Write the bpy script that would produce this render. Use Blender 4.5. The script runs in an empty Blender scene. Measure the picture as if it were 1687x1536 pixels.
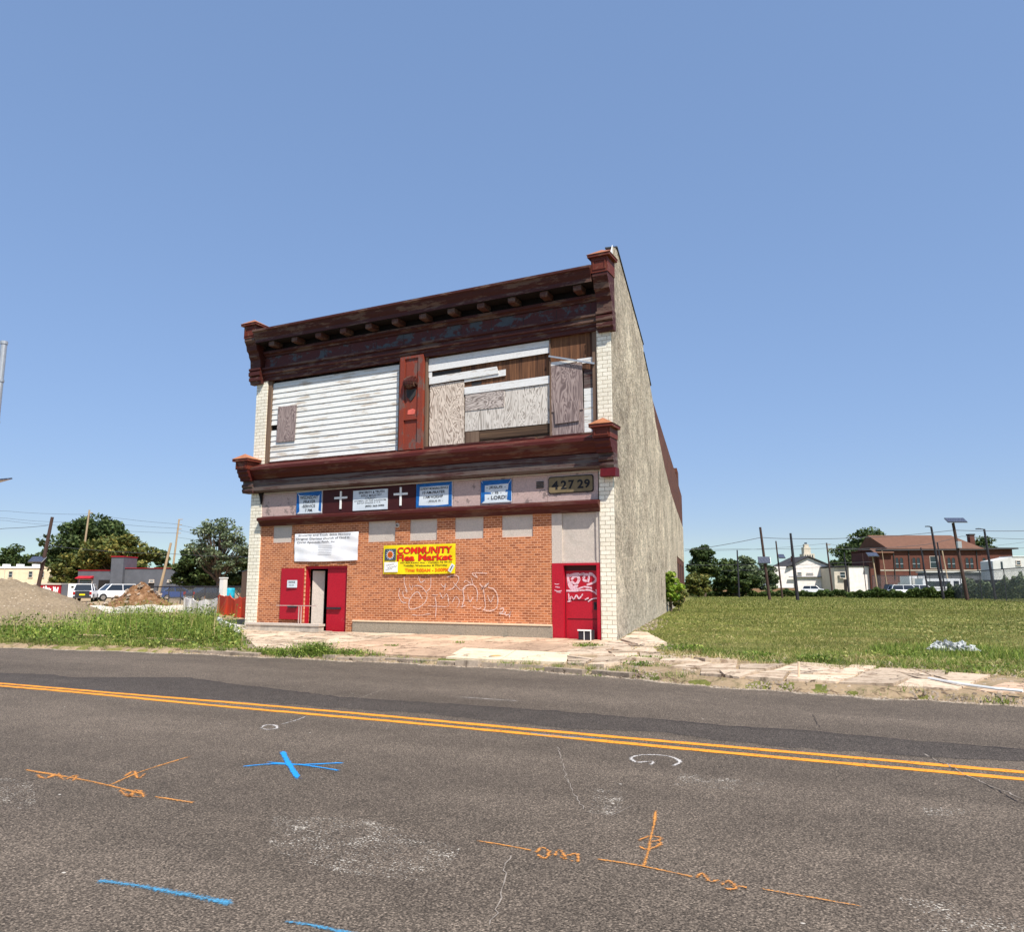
import bpy, math, random
import numpy as np
from mathutils import Vector, Matrix
R = math.radians
random.seed(7); rng = np.random.default_rng(7)
scene = bpy.context.scene
COL = scene.collection

# ------------------------------------------------------------------ camera
YAW, PITCH, CAMH = R(26.5), math.atan(200/1285.0), 1.65
cam_d = bpy.data.cameras.new('camera'); cam = bpy.data.objects.new('camera', cam_d); COL.objects.link(cam)
cam.location = (0, 0, CAMH); cam.rotation_euler = (math.pi/2+PITCH, 0, YAW)
cam_d.sensor_width = 36; cam_d.lens = 36*1285/1687; cam_d.clip_start = .1; cam_d.clip_end = 3000
scene.camera = cam
# ------------------------------------------------------------------ light
SUN = Vector((.58, -.42, 1.0)).normalized()
SUN_EL = math.asin(SUN.z); SUN_ROT = math.atan2(SUN.x, SUN.y)
w = bpy.data.worlds.new('World'); scene.world = w; w.use_nodes = True
nt = w.node_tree; bg = nt.nodes['Background']; sky = nt.nodes.new('ShaderNodeTexSky')
sky.sky_type = 'NISHITA'; sky.sun_disc = False; sky.sun_elevation = SUN_EL; sky.sun_rotation = SUN_ROT
sky.air_density = 1.0; sky.dust_density = .8; sky.ozone_density = 3.0; sky.altitude = 0
sp_ = nt.nodes.new('ShaderNodeSeparateColor'); sp_.mode = 'HSV'; cb_ = nt.nodes.new('ShaderNodeCombineColor'); cb_.mode = 'HSV'
pw = nt.nodes.new('ShaderNodeMath'); pw.operation = 'POWER'; pw.inputs[1].default_value = .42; ml = nt.nodes.new('ShaderNodeMath'); ml.operation = 'MULTIPLY'; ml.inputs[1].default_value = 2.10
nt.links.new(sky.outputs[0], sp_.inputs[0]); h1_ = nt.nodes.new('ShaderNodeMath'); h1_.operation = 'MULTIPLY_ADD'; h1_.inputs[1].default_value = .364; h1_.inputs[2].default_value = .3905
s1_ = nt.nodes.new('ShaderNodeMath'); s1_.operation = 'POWER'; s1_.inputs[1].default_value = .52; s2_ = nt.nodes.new('ShaderNodeMath'); s2_.operation = 'MULTIPLY'; s2_.inputs[1].default_value = .807
nt.links.new(sp_.outputs[0], h1_.inputs[0]); nt.links.new(h1_.outputs[0], cb_.inputs[0]); nt.links.new(sp_.outputs[1], s1_.inputs[0]); nt.links.new(s1_.outputs[0], s2_.inputs[0]); nt.links.new(s2_.outputs[0], cb_.inputs[1])
nt.links.new(sp_.outputs[2], pw.inputs[0]); nt.links.new(pw.outputs[0], ml.inputs[0]); nt.links.new(ml.outputs[0], cb_.inputs[2]); nt.links.new(cb_.outputs[0], bg.inputs[0]); bg.inputs[1].default_value = .14
sd = bpy.data.lights.new('sun', 'SUN'); sd.energy = 5.0; sd.angle = R(.53); sd.color = (1, .95, .87)
so = bpy.data.objects.new('sun', sd); COL.objects.link(so)
so.rotation_euler = SUN.to_track_quat('Z', 'Y').to_euler()
scene.view_settings.view_transform = 'Standard'; scene.view_settings.look = 'None'
scene.view_settings.exposure = 0.42; scene.view_settings.gamma = 1

# ------------------------------------------------------------------ photo survey -> metres
def ray(px, py):
    v = np.array([(px-843.5)/1285., 1., -(py-768)/1285.])
    c, s = math.cos(PITCH), math.sin(PITCH); v = np.array([v[0], v[1]*c-v[2]*s, v[1]*s+v[2]*c])
    c, s = math.cos(YAW), math.sin(YAW); return np.array([v[0]*c-v[1]*s, v[0]*s+v[1]*c, v[2]])
def G(px, py, z=0.):                       # point on the ground
    r = ray(px, py); t = (z-CAMH)/r[2]; return (r[0]*t, r[1]*t)
D = 20.89                                  # facade plane
def FA(px, py):
    r = ray(px, py); t = D/r[1]; return (r[0]*t, CAMH+t*r[2])
RX, RY = math.cos(YAW), math.sin(YAW)      # right vector of the far streets' frame
def BG(px, d):                             # plan position at a forward distance
    o = (px-843.5)/1300.*d; return (o*RX-d*RY, o*RY+d*RX)
def BZ(py, d): return CAMH+(968-py)/1300.*d
TH = R(12.4)
def WP(s, off=0.):                         # plan point along the side wall
    return (-7.2-math.sin(TH)*s+math.cos(TH)*off, D+math.cos(TH)*s+math.sin(TH)*off)

# ------------------------------------------------------------------ mesh helpers
class MB:
    def __init__(s): s.v = []; s.f = []; s.m = []
    def add(s, vs, fs, mi=0):
        n = len(s.v); s.v += [tuple(map(float, v)) for v in vs]; s.f += [tuple(i+n for i in f) for f in fs]; s.m += [mi]*len(fs); return s
    def box(s, x0, x1, y0, y1, z0, z1, mi=0):
        return s.add([(x0,y0,z0),(x1,y0,z0),(x1,y1,z0),(x0,y1,z0),(x0,y0,z1),(x1,y0,z1),(x1,y1,z1),(x0,y1,z1)],
              [(0,3,2,1),(4,5,6,7),(0,1,5,4),(1,2,6,5),(2,3,7,6),(3,0,4,7)], mi)
    def obox(s, c, size, rot=(0,0,0), mi=0):
        from mathutils import Euler
        M = Euler(rot).to_matrix(); a, b, d = [k/2 for k in size]
        vs = [M@Vector((i*a, j*b, k*d))+Vector(c) for k in (-1,1) for (i,j) in ((-1,-1),(1,-1),(1,1),(-1,1))]
        return s.add(vs, [(0,3,2,1),(4,5,6,7),(0,1,5,4),(1,2,6,5),(2,3,7,6),(3,0,4,7)], mi)
    def prof_x(s, prof, x0, x1, y=None, mi=0):  # profile of (protrusion, z) swept along x
        y = D if y is None else y; n = len(prof)
        vs = [(x0, y-p, z) for p, z in prof]+[(x1, y-p, z) for p, z in prof]
        return s.add(vs, [(i, i+n, (i+1) % n+n, (i+1) % n) for i in range(n)]+[tuple(range(n)), tuple(range(2*n-1, n-1, -1))], mi)
    def prism(s, pts, z0, z1, mi=0):
        n = len(pts); vs = [(p[0], p[1], z0) for p in pts]+[(p[0], p[1], z1) for p in pts]
        return s.add(vs, [(i, (i+1) % n, (i+1) % n+n, i+n) for i in range(n)]+[tuple(range(n-1, -1, -1)), tuple(range(n, 2*n))], mi)
    def front(s, pts, y0, y1, mi=0):           # polygon (x,z) with depth y0..y1
        n = len(pts); vs = [(p[0], y0, p[1]) for p in pts]+[(p[0], y1, p[1]) for p in pts]
        return s.add(vs, [(i, i+n, (i+1) % n+n, (i+1) % n) for i in range(n)]+[tuple(range(n)), tuple(range(2*n-1, n-1, -1))], mi)
    def tube(s, pts, rad, n=8, mi=0, cap=True):
        pts = [Vector(p) for p in pts]; rad = [rad]*len(pts) if not hasattr(rad, '__len__') else rad
        rings = []; k0 = len(s.v)
        for i, p in enumerate(pts):
            t = (pts[min(i+1, len(pts)-1)]-pts[max(i-1, 0)]).normalized()
            a = t.cross(Vector((0,0,1)) if abs(t.z) < .9 else Vector((1,0,0))).normalized(); b = t.cross(a)
            for k in range(n):
                q = p+(a*math.cos(2*math.pi*k/n)+b*math.sin(2*math.pi*k/n))*rad[i]; s.v.append(tuple(q))
        for i in range(len(pts)-1):
            for k in range(n):
                s.f.append((k0+i*n+k, k0+i*n+(k+1) % n, k0+(i+1)*n+(k+1) % n, k0+(i+1)*n+k)); s.m.append(mi)
        if cap:
            s.f.append(tuple(k0+k for k in range(n-1, -1, -1))); s.m.append(mi)
            s.f.append(tuple(k0+(len(pts)-1)*n+k for k in range(n))); s.m.append(mi)
        return s
    def pyramid(s, x0, x1, y0, y1, z0, z1, ax=None, ay=None, mi=0):
        ax = (x0+x1)/2 if ax is None else ax; ay = (y0+y1)/2 if ay is None else ay
        return s.add([(x0,y0,z0),(x1,y0,z0),(x1,y1,z0),(x0,y1,z0),(ax,ay,z1)], [(0,3,2,1),(0,1,4),(1,2,4),(2,3,4),(3,0,4)], mi)

def fix_normals(me):
    import bmesh
    bm = bmesh.new(); bm.from_mesh(me); bmesh.ops.recalc_face_normals(bm, faces=bm.faces); bm.to_mesh(me); bm.free()

def tag(o, label=None, cat=None, group=None, kind=None):
    for k, v in (('label', label), ('category', cat), ('group', group), ('kind', kind)):
        if v: o[k] = v
    return o
def origin_of(o):
    p = Vector((0,0,0)); 
    while o is not None: p += Vector(o.location); o = o.parent
    return p
def part(name, mb, mats, parent=None, world=True, smooth=False, fix=True, label=None):
    off = origin_of(parent) if (parent is not None and world) else Vector((0,0,0))
    me = bpy.data.meshes.new(name)
    me.from_pydata([(v[0]-off.x, v[1]-off.y, v[2]-off.z) for v in mb.v], [], mb.f)
    mats = mats if isinstance(mats, (list, tuple)) else [mats]
    if hasattr(mb, 'e'): at = me.attributes.new('edge', 'FLOAT', 'POINT'); at.data.foreach_set('value', (mb.e+[1.]*len(mb.v))[:len(mb.v)])
    for m in mats: me.materials.append(m)
    if len(mats) > 1: me.polygons.foreach_set('material_index', mb.m)
    if smooth: me.polygons.foreach_set('use_smooth', [True]*len(me.polygons))
    if fix: fix_normals(me)
    me.update()
    o = bpy.data.objects.new(name, me); COL.objects.link(o); o.parent = parent
    if label: o['label'] = label
    return o
def thing(name, label, cat, loc, rot=0, group=None, kind=None):
    o = bpy.data.objects.new(name, None); COL.objects.link(o); o.location = loc; o.rotation_euler = (0,0,rot)
    o.empty_display_size = .3
    return tag(o, label, cat, group, kind)
def copy_tree(o, loc, label, rot=None, scale=None):
    def rec(a, par):
        c = a.copy(); COL.objects.link(c); c.parent = par
        for ch in a.children: rec(ch, c)
        return c
    r = rec(o, None); r.location = loc; r['label'] = label
    if rot is not None: r.rotation_euler = (0,0,rot)
    if scale is not None: r.scale = (scale,)*3
    return r

# ------------------------------------------------------------------ materials
def srgb(r, g, b):
    f = lambda c: (c/255/12.92) if c/255 <= .04045 else ((c/255+.055)/1.055)**2.4
    return (f(r), f(g), f(b), 1)
class NT:
    def __init__(s, name, rough=.85, spec=.3):
        s.m = bpy.data.materials.new(name); s.m.use_nodes = True; s.t = s.m.node_tree
        s.b = s.t.nodes['Principled BSDF']; s.b.inputs['Roughness'].default_value = rough
        s.b.inputs['Specular IOR Level'].default_value = spec
        s.out = s.t.nodes['Material Output']; s.tc = s.t.nodes.new('ShaderNodeTexCoord'); s.co = s.tc.outputs['Object']
    def n(s, t, **k):
        nd = s.t.nodes.new(t)
        for a, v in k.items(): setattr(nd, a, v)
        return nd
    def l(s, a, b): s.t.links.new(a, b)
    def mapping(s, scale=(1,1,1), rot=(0,0,0), src=None, loc=(0,0,0)):
        m = s.n('ShaderNodeMapping'); s.l(src or s.co, m.inputs[0]); m.inputs['Scale'].default_value = scale
        m.inputs['Rotation'].default_value = rot; m.inputs['Location'].default_value = loc; return m.outputs[0]
    def noise(s, scale, detail=4, rough=.6, vec=None, dist=0):
        n = s.n('ShaderNodeTexNoise'); s.l(vec or s.co, n.inputs['Vector']); n.inputs['Scale'].default_value = scale
        n.inputs['Detail'].default_value = detail; n.inputs['Roughness'].default_value = rough; n.inputs['Distortion'].default_value = dist
        return n.outputs['Fac']
    def ramp(s, fac, stops, interp='LINEAR'):
        r = s.n('ShaderNodeValToRGB'); s.l(fac, r.inputs[0]); r.color_ramp.interpolation = interp
        e = r.color_ramp.elements
        while len(e) < len(stops): e.new(.5)
        for i, (p, c) in enumerate(stops):
            e[i].position = p; e[i].color = c if hasattr(c, '__len__') else (c, c, c, 1)
        return r.outputs[0]
    def mix(s, fac, a, b, mode='MIX'):
        m = s.n('ShaderNodeMix', data_type='RGBA', blend_type=mode)
        for sock, v in ((m.inputs[0], fac), (m.inputs[6], a), (m.inputs[7], b)):
            if hasattr(v, 'links') or hasattr(v, 'is_output'): s.l(v, sock)
            elif isinstance(v, (int, float)): sock.default_value = v if sock == m.inputs[0] else (v, v, v, 1)
            else: sock.default_value = v
        return m.outputs[2]
    def math(s, op, a, b=None):
        m = s.n('ShaderNodeMath', operation=op)
        for i, v in enumerate((a, b)):
            if v is None: continue
            if isinstance(v, (int, float)): m.inputs[i].default_value = v
            else: s.l(v, m.inputs[i])
        return m.outputs[0]
    def color(s, c):
        if isinstance(c, tuple): s.b.inputs['Base Color'].default_value = c
        else: s.l(c, s.b.inputs['Base Color'])
        return s
    def bump(s, h, strength=.4, dist=.01):
        b = s.n('ShaderNodeBump'); b.inputs['Strength'].default_value = strength; b.inputs['Distance'].default_value = dist
        s.l(h, b.inputs['Height']); s.l(b.outputs[0], s.b.inputs['Normal']); return s
    def alpha(s, a):
        s.l(a, s.b.inputs['Alpha']); return s
def plain(name, c, rough=.7, var=.25, scale=6, spec=.3, stretch=(1,1,1), metal=0):
    t = NT(name, rough, spec); v = t.mapping(stretch)
    f = t.noise(scale, 5, .65, v)
    lo = tuple(k*(1-var) for k in c[:3])+(1,); hi = tuple(min(1, k*(1+var)) for k in c[:3])+(1,)
    t.color(t.ramp(f, [(.3, lo), (.7, hi)])); t.b.inputs['Metallic'].default_value = metal; return t.m
def flaking(name, paint, under, under2, amount=.5, scale=3, stretch=(1,1,1), rough=.6, dark=None):
    t = NT(name, rough, .35)
    v = t.mapping(stretch)
    a = t.noise(scale, 8, .72, v); b = t.noise(scale*.35, 3, .6); c = t.noise(scale*9, 3, .6, v)
    mask = t.ramp(t.math('ADD', t.math('MULTIPLY', a, .7), t.math('MULTIPLY', b, .3)), [(amount, 0.), (amount+.04, 1.)])
    pc = t.mix(c, tuple(k*.65 for k in paint[:3])+(1,), tuple(min(1, k*1.3) for k in paint[:3])+(1,))
    uc = t.mix(t.noise(scale*4, 5, .7, v), under, under2)
    t.color(t.mix(mask, pc, uc)); t.bump(t.math('SUBTRACT', c, mask), .35, .006); return t.m
def brickmat(name, c1, c2, mortar, vec='xz', bw=.2032, rh=.0677, ms=.011, bias=0, rough=.85, off=.5, spec=.3, stain=.25, bumpy=.5):
    t = NT(name, rough, spec)
    sx = t.n('ShaderNodeSeparateXYZ'); t.l(t.co, sx.inputs[0]); cb = t.n('ShaderNodeCombineXYZ')
    t.l(sx.outputs[0 if vec[0] == 'x' else 1], cb.inputs[0]); t.l(sx.outputs[2], cb.inputs[1])
    b = t.n('ShaderNodeTexBrick', offset=off); t.l(cb.outputs[0], b.inputs['Vector'])
    b.inputs['Color1'].default_value = c1; b.inputs['Color2'].default_value = c2; b.inputs['Mortar'].default_value = mortar
    b.inputs['Scale'].default_value = 1; b.inputs['Mortar Size'].default_value = ms; b.inputs['Mortar Smooth'].default_value = .2
    b.inputs['Bias'].default_value = bias; b.inputs['Brick Width'].default_value = bw; b.inputs['Row Height'].default_value = rh
    f = t.noise(.9, 6, .65); g = t.noise(25, 3, .6)
    c = t.mix(t.ramp(f, [(.3, 1-stain), (.7, 1.0)]), (0,0,0,1), b.outputs['Color'])
    c = t.mix(1, b.outputs['Color'], t.ramp(f, [(.3, 1-stain), (.7, 1.05)]), 'MULTIPLY')
    c = t.mix(.6, c, t.ramp(g, [(.3, .75), (.7, 1.15)]), 'MULTIPLY')
    t.color(c); t.bump(t.math('SUBTRACT', t.math('MULTIPLY', g, .3), b.outputs['Fac']), bumpy, .006); return t.m
def woodmat(name, light, dark, scale=2.5, along='z', contrast=(.35,.65), wave=True, rough=.8):
    t = NT(name, rough, .2)
    st = (1,1,.16) if along == 'z' else (.16,1,1)
    v = t.mapping(st)
    if wave:
        nz = t.noise(scale*.9, 3, .6, v, 1.2)
        fr = t.math('FRACT', t.math('MULTIPLY', nz, 17)); f = t.math('PINGPONG', fr, .5); f = t.math('MULTIPLY', f, 2)
        f = t.math('ADD', t.math('MULTIPLY', f, .75), t.math('MULTIPLY', t.noise(30, 4, .7, v), .3))
    else:
        v2 = t.mapping((9,9,.35) if along == 'z' else (.35,9,9)); f = t.noise(scale, 5, .7, v2)
    t.color(t.ramp(f, [(contrast[0], dark), (contrast[1], light)])); t.bump(f, .2, .004); return t.m
def spray(name, c, lo=.42, hi=.52, scale=90, rough=.8, soft=0.):
    t = NT(name, rough, .2); t.color(t.mix(t.noise(12, 3), tuple(k*.8 for k in c[:3])+(1,), c))
    a = t.math('ADD', t.math('MULTIPLY', t.noise(scale, 2, .6), .65), t.math('MULTIPLY', t.noise(5, 4, .6), .35))
    if soft: ea = t.n('ShaderNodeAttribute'); ea.attribute_name = 'edge'; a = t.math('ADD', a, t.math('MULTIPLY', t.math('SUBTRACT', ea.outputs['Fac'], .5), soft))
    t.alpha(t.ramp(a, [(lo, 0.), (hi, 1.)])); return t.m
def leafmat(name, c1, c2, c3=None, trans=.25):
    t = NT(name, .6, .25); g = t.n('ShaderNodeNewGeometry'); rnd = g.outputs['Random Per Island']
    st = [(0, c1), (.65, c2)]+([(1., c3)] if c3 else [])
    c = t.ramp(rnd, st); big = t.noise(.35, 3, .6); c = t.mix(1, c, t.ramp(big, [(.35, .72), (.65, 1.15)]), 'MULTIPLY')
    t.color(c); tr = t.n('ShaderNodeBsdfTranslucent'); t.l(c, tr.inputs[0]); mx = t.n('ShaderNodeMixShader'); mx.inputs[0].default_value = trans
    t.l(t.b.outputs[0], mx.inputs[1]); t.l(tr.outputs[0], mx.inputs[2]); t.l(mx.outputs[0], t.out.inputs[0]); return t.m

M = {}
M['brick'] = brickmat('orange_brick', srgb(198,122,76), srgb(140,74,44), srgb(224,166,130), bias=-.1, ms=.012, rh=.071)
M['glazed'] = brickmat('white_glazed_brick', srgb(252,244,224), srgb(242,232,210), srgb(150,132,104), rough=.35, ms=.007, bw=.30, rh=.12, spec=.5, stain=.12, bumpy=.3)
M['redbrick'] = brickmat('dark_red_brick', srgb(128,68,50), srgb(78,38,32), srgb(128,96,80), vec='yz', ms=.008, stain=.5)
M['farbrick'] = brickmat('far_red_brick', srgb(108,56,44), srgb(82,40,34), srgb(112,80,68), ms=.012)
M['inwall'] = plain('dark_plaster', srgb(120,112,104), .9)
t = NT('rough_stucco', .95, .15)
a = t.noise(.8, 9, .8, t.mapping((.4,.4,.8))); b = t.noise(11, 5, .85, t.mapping((.3,.3,1))); c2 = t.noise(.35, 6, .7, t.mapping((.6,.6,.5))); c3 = t.noise(4, 8, .9, t.mapping((.35,.35,.6)))
col = t.mix(t.ramp(a, [(.35,0.),(.65,1.)]), srgb(182,165,146), srgb(238,222,198)); col = t.mix(1, col, t.ramp(b, [(.38,.5),(.5,1.0),(.6,1.3)]), 'MULTIPLY')
col = t.mix(.9, col, t.ramp(c3, [(.42,.62),(.5,1.0),(.6,1.25)]), 'MULTIPLY'); col = t.mix(1, col, t.ramp(c2, [(.38,.72),(.62,1.08)]), 'MULTIPLY')
sx = t.n('ShaderNodeSeparateXYZ'); t.l(t.co, sx.inputs[0]); low = t.math('ADD', sx.outputs[2], t.math('MULTIPLY', t.noise(1.2, 5, .8), 3.2))
col = t.mix(t.ramp(t.math('MULTIPLY', low, .2), [(.40, .85),(.62, 0.)]), col, t.mix(t.ramp(t.noise(5, 6, .9), [(.42,0.),(.55,1.)]), srgb(110,100,88), srgb(226,214,194)))
t.color(col); t.bump(t.math('ADD', b, c3), 1., .06); M['stucco'] = t.m
M['cornice'] = flaking('maroon_cornice_paint', srgb(70,28,21), srgb(46,29,25), srgb(128,98,82), .515, 2.5, (.4,1,2.5))
M['soffit'] = plain('soffit_shade_dark_wood', srgb(24,15,14), .8, .4, 5)  # near-black tone holds painted shade under the cornice; also dark backing wood
M['modil'] = flaking('faded_bracket_paint', srgb(84,52,44), srgb(64,46,40), srgb(120,94,82), .5, 3)
M['frieze'] = flaking('flaking_frieze_paint', srgb(82,34,30), srgb(56,60,66), srgb(88,92,96), .505, 1.6, (1,1,1.4))
M['maroon'] = flaking('maroon_trim_paint', srgb(76,23,17), srgb(58,34,28), srgb(116,76,62), .53, 3, (.3,1,3))
M['fascia'] = flaking('weathered_fascia', srgb(100,86,80), srgb(58,44,40), srgb(84,42,38), .5, 3, (.18,1,5))
M['terra'] = flaking('terracotta_paint', srgb(134,58,40), srgb(128,104,96), srgb(96,56,44), .52, 4, (1,1,.5))
M['footred'] = plain('deep_red_foot', srgb(86,8,14), .5)
M['pinkchip'] = plain('coral_paint_chip', srgb(225,110,95), .7, .15)
M['cap'] = plain('copper_orange_cap', srgb(160,104,72), .55, .3, 5)
M['blockred'] = flaking('red_block_paint', srgb(102,42,26), srgb(72,44,36), srgb(140,92,68), .53, 4)
M['siding'] = flaking('white_siding_paint', srgb(238,234,224), srgb(176,164,148), srgb(214,204,190), .525, 2.2, (.35,1,3.5))
M['whitepaint'] = flaking('white_plank_paint', srgb(236,232,226), srgb(180,170,158), srgb(215,206,198), .56, 3, (.4,1,3))
M['plytan'] = woodmat('tan_plywood', srgb(222,206,190), srgb(152,134,120), 2.4, 'z', (.25,.6))
M['plygrey'] = woodmat('purple_grey_plywood', srgb(168,150,144), srgb(112,96,94), 3.0, 'z', (.2,.8))
M['plywhite'] = woodmat('whitewashed_plywood', srgb(218,210,200), srgb(150,140,130), 2.6, 'z', (.2,.5))
M['plyh'] = woodmat('grey_plywood_sideways', srgb(196,184,176), srgb(124,112,106), 3.2, 'x', (.25,.6))
M['darkwood'] = woodmat('bare_brown_boards', srgb(142,98,68), srgb(62,42,34), .9, 'z', (.35,.7), wave=False)
M['darkwoodh'] = woodmat('bare_brown_beam', srgb(112,88,68), srgb(52,40,34), .9, 'x', (.35,.7), wave=False)
M['greywood'] = woodmat('grey_frame_wood', srgb(132,110,92), srgb(84,64,54), .9, 'z', (.3,.7), wave=False)
M['pinkboard'] = flaking('pink_grey_panel', srgb(190,164,156), srgb(112,98,94), srgb(150,132,126), .535, 2.5)
M['maroonpanel'] = plain('dark_maroon_panel', srgb(62,20,20), .6, .15, 3)
M['signwhite'] = plain('sign_white', srgb(212,220,226), .6, .08, 4)
M['blue'] = plain('brushed_blue_paint', srgb(24,96,166), .6, .25, 9)
M['black'] = plain('black_lettering', srgb(30,30,34), .7, .1)
M['worn'] = spray('worn_grey_lettering', srgb(70,72,80), .36, .44, 60)
M['white'] = plain('white_paint', srgb(236,236,232), .6, .05)
M['ochre'] = plain('olive_brown_board', srgb(122,106,78), .6, .2, 5)
M['red'] = flaking('crimson_door_paint', srgb(176,22,42), srgb(150,20,36), srgb(186,60,66), .62, 3, rough=.45)
M['granite'] = plain('grey_granite', srgb(150,140,124), .7, .35, 30)
M['ledge'] = plain('cream_ledge', srgb(226,200,168), .8, .12)
M['concpanel'] = flaking('grey_cement_board', srgb(200,188,176), srgb(160,148,136), srgb(214,204,192), .52, 3)
M['concrete'] = plain('old_concrete', srgb(186,176,162), .9, .25, 5)
M['tar'] = plain('dark_roof_tar', srgb(60,58,58), .9)
M['bannerwhite'] = plain('white_vinyl', srgb(240,240,242), .5, .03, 2)
M['yellow'] = plain('yellow_vinyl', srgb(240,214,20), .45, .05, 2)
M['bred'] = plain('red_print', srgb(220,40,22), .5, .05)
M['borange'] = plain('orange_print', srgb(236,110,20), .5, .05)
M['bdark'] = plain('dark_print', srgb(58,60,30), .5, .05)
M['slate'] = plain('slate_print', srgb(70,80,92), .5, .1)
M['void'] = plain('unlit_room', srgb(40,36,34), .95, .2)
M['galv'] = plain('galvanised_steel', srgb(190,190,190), .4, .1, 8, .5, metal=.6)
M['blackmetal'] = plain('black_pole_paint', srgb(46,44,50), .6, .2)
M['polewood'] = woodmat('utility_pole_wood', srgb(88,68,62), srgb(56,44,40), 1.2, 'z', (.3,.7), wave=False)
M['polelight'] = woodmat('pale_pole_wood', srgb(190,168,136), srgb(150,128,104), 1.2, 'z', (.3,.7), wave=False)
M['wire'] = plain('wire_sheath', srgb(66,68,74), .6)
t = NT('solar_cells', .15, .6); bk = t.n('ShaderNodeTexBrick', offset=0); t.l(t.co, bk.inputs['Vector']); bk.inputs['Scale'].default_value = 1
bk.inputs['Color1'].default_value = srgb(64,74,104); bk.inputs['Color2'].default_value = srgb(72,82,112); bk.inputs['Mortar'].default_value = srgb(150,156,170)
bk.inputs['Brick Width'].default_value = .16; bk.inputs['Row Height'].default_value = .16; bk.inputs['Mortar Size'].default_value = .006
t.color(bk.outputs[0]); M['solar'] = t.m; bk.inputs['Color1'].default_value = srgb(52,58,76); bk.inputs['Color2'].default_value = srgb(60,66,84); bk.inputs['Mortar'].default_value = srgb(110,114,124)
M['rubber'] = plain('black_rubber', srgb(30,30,30), .8)
M['glass'] = plain('dark_window_glass', srgb(38,44,52), .08, .1, 3, .6)
def carpaint(n, c): return plain(n, c, .3, .04, 2, .6)
M['carwhite'] = carpaint('white_car_paint', srgb(232,234,238)); M['cardark'] = carpaint('dark_car_paint', srgb(44,46,50))
M['carblue'] = carpaint('blue_car_paint', srgb(40,70,130)); M['cargrey'] = carpaint('grey_car_paint', srgb(150,156,160))
M['lampred'] = plain('tail_lamp_red', srgb(150,20,20), .3); M['chrome'] = plain('bright_metal', srgb(200,200,200), .25, .05, 3, .5, metal=.8)
M['bark'] = plain('tree_bark', srgb(92,78,66), .95, .35, 3, stretch=(3,3,.5))
M['leaf_dark'] = leafmat('dark_leaves', srgb(44,60,32), srgb(76,94,50), srgb(112,124,72))
M['leaf_yellow'] = leafmat('olive_leaves', srgb(70,82,40), srgb(112,118,58), srgb(160,144,74))
M['leaf_grey'] = leafmat('greyish_leaves', srgb(70,84,58), srgb(112,126,90), srgb(166,174,140))
M['leaf_bright'] = leafmat('bright_sapling_leaves', srgb(92,130,40), srgb(140,170,60), srgb(190,196,90))
M['weed'] = leafmat('weed_leaves', srgb(66,92,34), srgb(118,142,54), srgb(178,182,96))
M['lawnblade'] = leafmat('lawn_blades', srgb(74,92,36), srgb(116,124,54), srgb(184,174,112), .15)
M['straw'] = leafmat('dry_straw', srgb(160,140,92), srgb(190,170,120), srgb(210,196,150), .15)
M['hedge'] = leafmat('hedge_leaves', srgb(52,72,32), srgb(78,98,44), srgb(108,122,62))

# asphalt
def asphalt(name, base, fleck=.8, tone=.3):
    t = NT(name, .92, .2)
    f1 = t.noise(75, 2, .6); f2 = t.noise(190, 2, .7); big = t.noise(.35, 5, .6, t.mapping((.35,1,1))); med = t.noise(2.2, 6, .7); trk = t.noise(.55, 3, .5, t.mapping((.04,1,1)))
    v = t.n('ShaderNodeTexVoronoi'); t.l(t.co, v.inputs['Vector']); v.inputs['Scale'].default_value = 62
    stones = t.ramp(v.outputs['Distance'], [(.15, 1.25), (.55, .62)]); tint = t.ramp(v.outputs['Color'], [(.2, .55), (.5, 1.), (.8, 1.5)])
    c = t.mix(1, base, t.ramp(f1, [(.34, .35), (.5, .95), (.66, 1.8)]), 'MULTIPLY')
    c = t.mix(.8, c, stones, 'MULTIPLY'); c = t.mix(.75, c, tint, 'MULTIPLY')
    c = t.mix(.6, c, t.ramp(f2, [(.35, .4), (.65, 1.7)]), 'MULTIPLY')
    c = t.mix(1, c, t.ramp(big, [(.3, 1-tone), (.7, 1+tone*.5)]), 'MULTIPLY'); c = t.mix(1, c, t.ramp(med, [(.3, .84), (.7, 1.12)]), 'MULTIPLY'); c = t.mix(1, c, t.ramp(trk, [(.35, .84), (.65, 1.12)]), 'MULTIPLY')
    v2 = t.n('ShaderNodeTexVoronoi'); t.l(t.mapping((.7,1,1)), v2.inputs['Vector']); v2.inputs['Scale'].default_value = 3.4
    fl = t.math('MULTIPLY', t.ramp(v2.outputs['Distance'], [(.022, 1.), (.04, 0.)]), t.ramp(v2.outputs['Color'], [(.45, 0.), (.47, 1.)]))
    if fleck > .5: c = t.mix(fl, c, srgb(196,188,176))
    t.color(c); t.bump(f1, .22, .005); return t.m
M['asphalt'] = asphalt('worn_asphalt', (.147,.116,.089,1))
M['asphalt2'] = asphalt('newer_asphalt_patch', (.088,.072,.060,1), .15, .15)
M['yline'] = spray('yellow_line_paint', srgb(238,152,50), .35, .43, 45)
M['orange_spray'] = spray('orange_spray_paint', srgb(214,146,74), .46, .70, 75, soft=.36)
M['orange_smudge'] = spray('orange_spray_smudge', srgb(214,144,74), .50, .68, 60, soft=.30)
M['blue_spray'] = spray('blue_spray_paint', srgb(40,146,218), .30, .48, 75, soft=.4)
M['blue_faded'] = spray('faded_blue_spray_paint', srgb(80,150,188), .49, .72, 75, soft=.36)
M['white_spray'] = spray('faded_white_spray', srgb(200,194,188), .46, .62, 60, soft=.3)
M['old_white'] = spray('old_white_traces', srgb(200,190,176), .555, .64, 60)
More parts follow.
